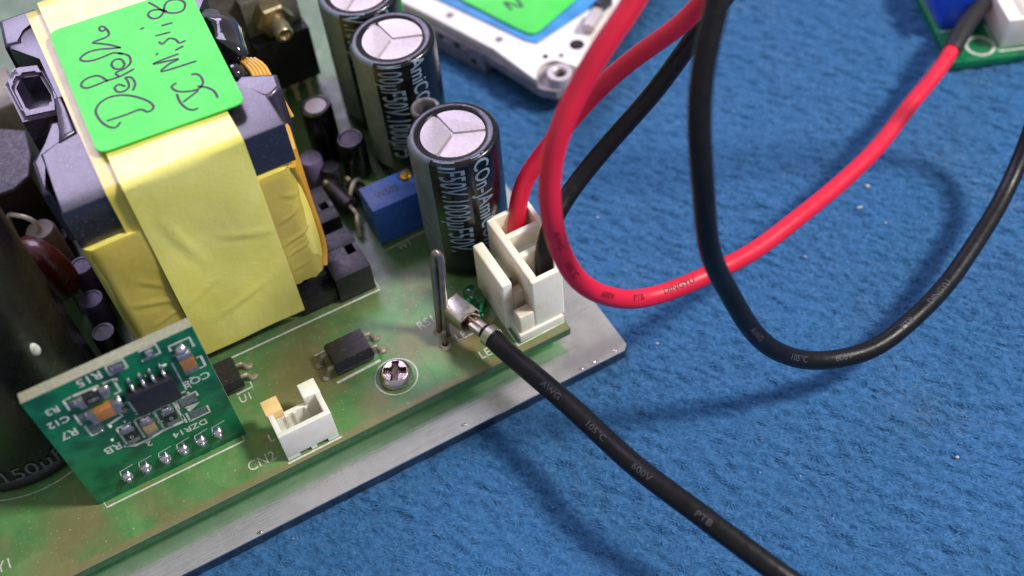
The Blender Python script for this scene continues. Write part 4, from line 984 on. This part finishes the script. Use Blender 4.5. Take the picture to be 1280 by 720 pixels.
def crimp():
    A = Vector((-7.3, -7.3, 5.0)); E = Vector((-4.9, -15.6, 5.2))
    t = (E - A).normalized(); up = Vector((0, 0, 1)); s = t.cross(up).normalized(); up = s.cross(t)
    F = lambda u, v, w: A + t * u + s * v + up * w
    def slab(bm, u0, u1, v0, v1, w0, w1, bev=0.0):
        b2 = box(B(), u0, u1, v0, v1, w0, w1, bev)
        for v in b2.verts: v.co = F(*v.co)
        me = bpy.data.meshes.new('tmp'); b2.to_mesh(me); b2.free(); bm.from_mesh(me); bpy.data.meshes.remove(me)
    bm = B()                       # the box-shaped contact: sheet-metal tube, torn open towards the wire
    slab(bm, 0, 4.4, -1.64, 1.64, 0.75, 1.0, 0.12); slab(bm, 0, 4.9, -1.65, -1.4, -1.6, 0.95, 0.1); slab(bm, 0, 4.0, 1.4, 1.65, -1.6, 0.95, 0.1); slab(bm, 0, 5.2, -1.6, 1.6, -1.65, -1.4, 0.1)
    slab(bm, -0.05, 0.15, -1.1, 1.1, -0.9, 0.75, 0.05)
    obj('crimp_terminal', bm, 'tin', ldw, 30, 'tinned crimp terminal torn open at one end')
    bm = B()
    for k in range(9):
        a = k * 0.7; r = 0.5 * (k % 3) / 2 + 0.1
        p = catmull([F(2.5, math.cos(a) * r * 1.4, math.sin(a) * r), F(4.8, math.cos(a) * r * 1.1, math.sin(a) * r + 0.3), F(6.6, math.cos(a) * r * 0.7, math.sin(a) * r * .7), F(8.6, math.cos(a) * r, math.sin(a) * r)], 0.5)
        tube(bm, p, 0.16, 6)
    obj('bare_strands', bm, 'copper_litz', ldw, 60)
    bm = B(); tube(bm, [F(4.9, 0.3, -0.7), F(5.3, 0.2, -0.6)], 0.9, 14); obj('torn_hole', tube(B(), smooth_path(catmull([F(4.3, 1.2, 0.9), F(4.2, 0.2, 1.05), F(4.6, -0.6, 1.0), F(5.4, -1.1, 0.6)], 0.3), 1), 0.22, 8), 'steel_dark', ldw); bm.free()
    bm = B(); slab(bm, 5.0, 8.2, -0.95, -0.05, -0.9, 0.45, 0.22); slab(bm, 5.0, 8.2, 0.0, 0.95, -0.9, 0.5, 0.22)
    obj('wire_barrel', bm, 'tin', ldw, 40)
    bm = tube(B(), [F(7.4, 0, 0), F(8.2, 0, 0), F(9.6, 0, 0)], lambda u: 1.1 + 0.25 * u, 18); obj('insulation_end', bm, 'blackwire', ldw, 60)
    L = frames(ldp); bm = tube(B(), [ldp[0] - t * 0.5, ldp[0] + t * 0.1, ldp[0] + t * 0.7], 1.62, 24); obj('crimp_band', bm, 'tin', ldw, 40)
crimp()

# ------------------------------------------------------------------ white module at the back
def module():
    ang = math.radians(23)
    o = thing('led_driver_module', (33.0, 31.6, ZF), 'white board on a grey metal frame with a green sticker, behind the capacitors', 'module')
    MX = Matrix.Translation((33.0, 31.6, 0)) @ Matrix.Rotation(ang, 4, 'Z')
    def mo(name, bm, mat, parent=o, sm=35, lab=None): return obj(name, xform(bm, MX), mat, parent, sm, lab)
    # grey frame: tall back part, thin front flange with a lug
    bm = prism(B(), [(-1.8, 15.3), (50, 15.3), (50, 60), (-1.0, 60)], -6.5, -1.7, 0.3, 3)
    mo('frame', bm, 'module_grey')
    lug = [(-1.6, 15.6), (-3.4, 1.0), (-2.4, -1.8), (0.3, -3.4), (3.0, -4.0), (8, -3.6), (24, -0.8), (50, 4.0), (50, 15.4), (10, 15.4)]
    fl = mo('flange', prism(B(), lug, -3.6, -1.65, 0.2), 'module_grey')
    mo('foot', prism(B(), [(2, 1), (12, 1), (12, 6), (2, 6)], -6.5, -3.6), 'module_grey')
    wb = [(-0.4, 58), (-0.5, 31), (-1.2, 13.2), (-3.1, 2.2)] + [(3.4 * math.cos(a) * 1.05 - 0.2, 0.4 + 3.2 * math.sin(a)) for a in [math.radians(165 - 15 * k) for k in range(10)]] + [(3.1, -2.0), (3.6, -2.7), (7.4, -2.9), (24, -0.1), (49, 4.4), (49, 58)]
    bdm = mo('module_board', prism(B(), wb, -1.63, 0.0, 0.25, 3), 'module_white')
    bm = lathe(B(), [(1.1, -1.6), (1.1, 0.1), (1.4, 0.35), (2.2, 0.3), (2.3, 0.0), (2.3, -1.65)], (0.3, -0.6, 0), 28)
    mo('mounting_eyelet', bm, 'alu')
    mo('eyelet_hole', lathe(B(), [(1.1, -1.0), (0.01, -1.0)], (0.3, -0.6, 0), 20), 'dark_hole')
    mo('blue_block', prism(B(), [(3.6, 9.6), (4.2, 7.6), (21, 4.6), (32, 5.0), (32, 45), (3.6, 45)], 0.02, 0.35, 0.1), 'module_blue')
    q = [(5.0, 13), (5.0, 10.2), (5.6, 9.2), (6.9, 8.8), (17.3, 8.5), (30, 8.8), (30, 50), (8, 50), (5.6, 26)]
    st = mo('sticker', prism(B(), q, 0.5, 0.8, 0.1), 'sticker', lab='blurred green sticker on the white module')
    s = [(8.4, 16.5), (9.4, 19.0), (10.2, 15.6), (11.6, 18.4)]
    mo('handwriting', line_strip(B(), catmull([(x, y, 0.83) for x, y in s], 0.4), 0.5), 'ink', st, 0)
    for x, y, r, m in ((8.1, 1.4, 0.9, 'dark_hole'), (2.4, 4.2, 0.35, 'dark_hole'), (1.4, 14, 0.5, 'pad'), (1.6, 26, 0.5, 'pad'), (4.2, 2.0, 0.3, 'pad')):
        mo('solder_spot', lathe(B(), [(r * 1.5, 0.02), (r * 1.1, 0.2), (0.01, 0.25)], (x, y, 0), 16), m)
    bm = tube(B(), [(11.5, 1.4, 1.2), (12, 1.6, 1.3), (15.4, 2.4, 1.3), (15.8, 2.5, 1.2)], 1.3, 14); dd = mo('diode', bm, 'alu')
    mo('lead', tube(B(), catmull([(15.8, 2.5, 1.2), (17.4, 2.9, 1.2), (18.2, 3.1, 0)], 0.5), 0.4, 8), 'steel', dd)
    mo('black_part', prism(B(), [(17.6, 2.6), (20.6, 2.4), (20.8, 4.4), (17.8, 4.6)], 0.02, 1.8, 0.2), 'black')
    for y, z, w, h in ((24, -3.4, 1.6, 0.8), (28.5, -3.0, 2.4, 0.7), (19.6, -2.9, 1.2, 0.6)):
        mo('frame_lump', ball(B(), (-1.7, y, z), 1, 0.35, w, h, 12, 8), 'module_grey', o, 60)
    for y, z in ((22, -3.0), (18, -4.9), (26, -2.8), (29.5, -4.2)):
        bm = lathe(B(), [(0.75, 0), (0.5, 0.06), (0.01, 0.06)], (0, 0, 0), 16); xform(bm, Matrix.Translation((-1.8 + 0.018 * (y - 15.3), y, z)) @ Matrix.Rotation(-math.pi / 2, 4, 'Y')); mo('frame_hole', bm, 'dark_hole')
module()

# ------------------------------------------------------------------ small green board at the far right
def rboard():
    o = thing('small_circuit_board', (95.7, 0.2, ZF), 'small green circuit board with white socket and blue block where the red wire ends', 'circuit board')
    MX = Matrix.Translation((95.9, 0.1, 0)) @ Matrix.Rotation(math.radians(-23), 4, 'Z')
    def mo(name, bm, mat, parent=o, sm=35, lab=None): return obj(name, xform(bm, MX), mat, parent, sm, lab)
    b = mo('circuit_board', prism(B(), [(0, 0), (60, 0), (60, 45), (0, 45)], -6.5, -5.0, 0.1), 'pcb_dark')
    bb = mo('terminal_block', box(B(), 0.9, 6.2, 9.2, 30, -4.98, 3.0, 0.2), 'blue_bright')
    c = B(); box(c, 9.6, 40, 2.4, 3.4, -4.98, 1.2, 0.15); box(c, 9.6, 10.8, 3.4, 24, -4.98, 1.2, 0.15); box(c, 10.6, 40, 3.3, 24, -4.98, -3.6); box(c, 9.6, 40, 23.2, 24.2, -4.98, 1.2, .15)
    sk = mo('socket', c, 'white_nylon')
    for k in range(7): mo('rib', box(B(), 13 + k * 3.6, 13.7 + k * 3.6, 3.4, 20, -3.6, -1.6), 'nylon_stain', sk)
    mo('silkscreen_ring', line_strip(B(), [(6.4 + 2.4 * math.cos(a), 3.6 + 2.4 * math.sin(a), -4.97) for a in [2 * math.pi * k / 30 for k in range(30)]], 0.5, closed=True), 'silk', b, 0)
    mo('silkscreen_line', line_strip(B(), [(9.2, 9, -4.97), (9.2, 1.7, -4.97), (40, 1.7, -4.97)], 0.4), 'silk', b, 0)
    mo('silkscreen_line', line_strip(B(), [(1.8, 6.7, -4.97), (5.0, 6.9, -4.97)], 1.0), 'silk', b, 0)
    mo('silkscreen_line', line_strip(B(), [(0.9, 8.5, -4.97), (6.4, 8.5, -4.97)], 0.35), 'silk', b, 0)
rboard()

# ------------------------------------------------------------------ lint on the felt
def lint():
    global ORG
    ORG = Vector((0, 0, 0)); rnd = random.Random(11); bm = B()
    spots = []
    while len(spots) < 45:
        x, y = rnd.uniform(-50, 115), rnd.uniform(-80, 70)
        if x < 16 and y > -23: continue
        spots.append((x, y, rnd.choice((0.08, 0.1, 0.12, 0.16))))
    spots += [(36, 33.4, .45), (37.2, 34.2, .45), (34.8, 32.6, .45), (66, -14, 0.4), (62, -17, .3), (44, -60, .25)]
    for x, y, r in spots:
        g = bmesh.ops.create_icosphere(bm, subdivisions=1, radius=r)
        m = Matrix.Translation((x, y, ZF + 0.02)) @ Matrix.Rotation(rnd.uniform(0, 3), 4, 'Z') @ Matrix.Diagonal((rnd.uniform(0.8, 2.2), rnd.uniform(0.6, 1.1), 0.6, 1))
        bmesh.ops.transform(bm, matrix=m, verts=g['verts'])
    o = obj('lint', bm, 'lint', None, 60); o['kind'] = 'stuff'; o['label'] = 'tiny pale lint specks scattered on the blue felt'
lint()
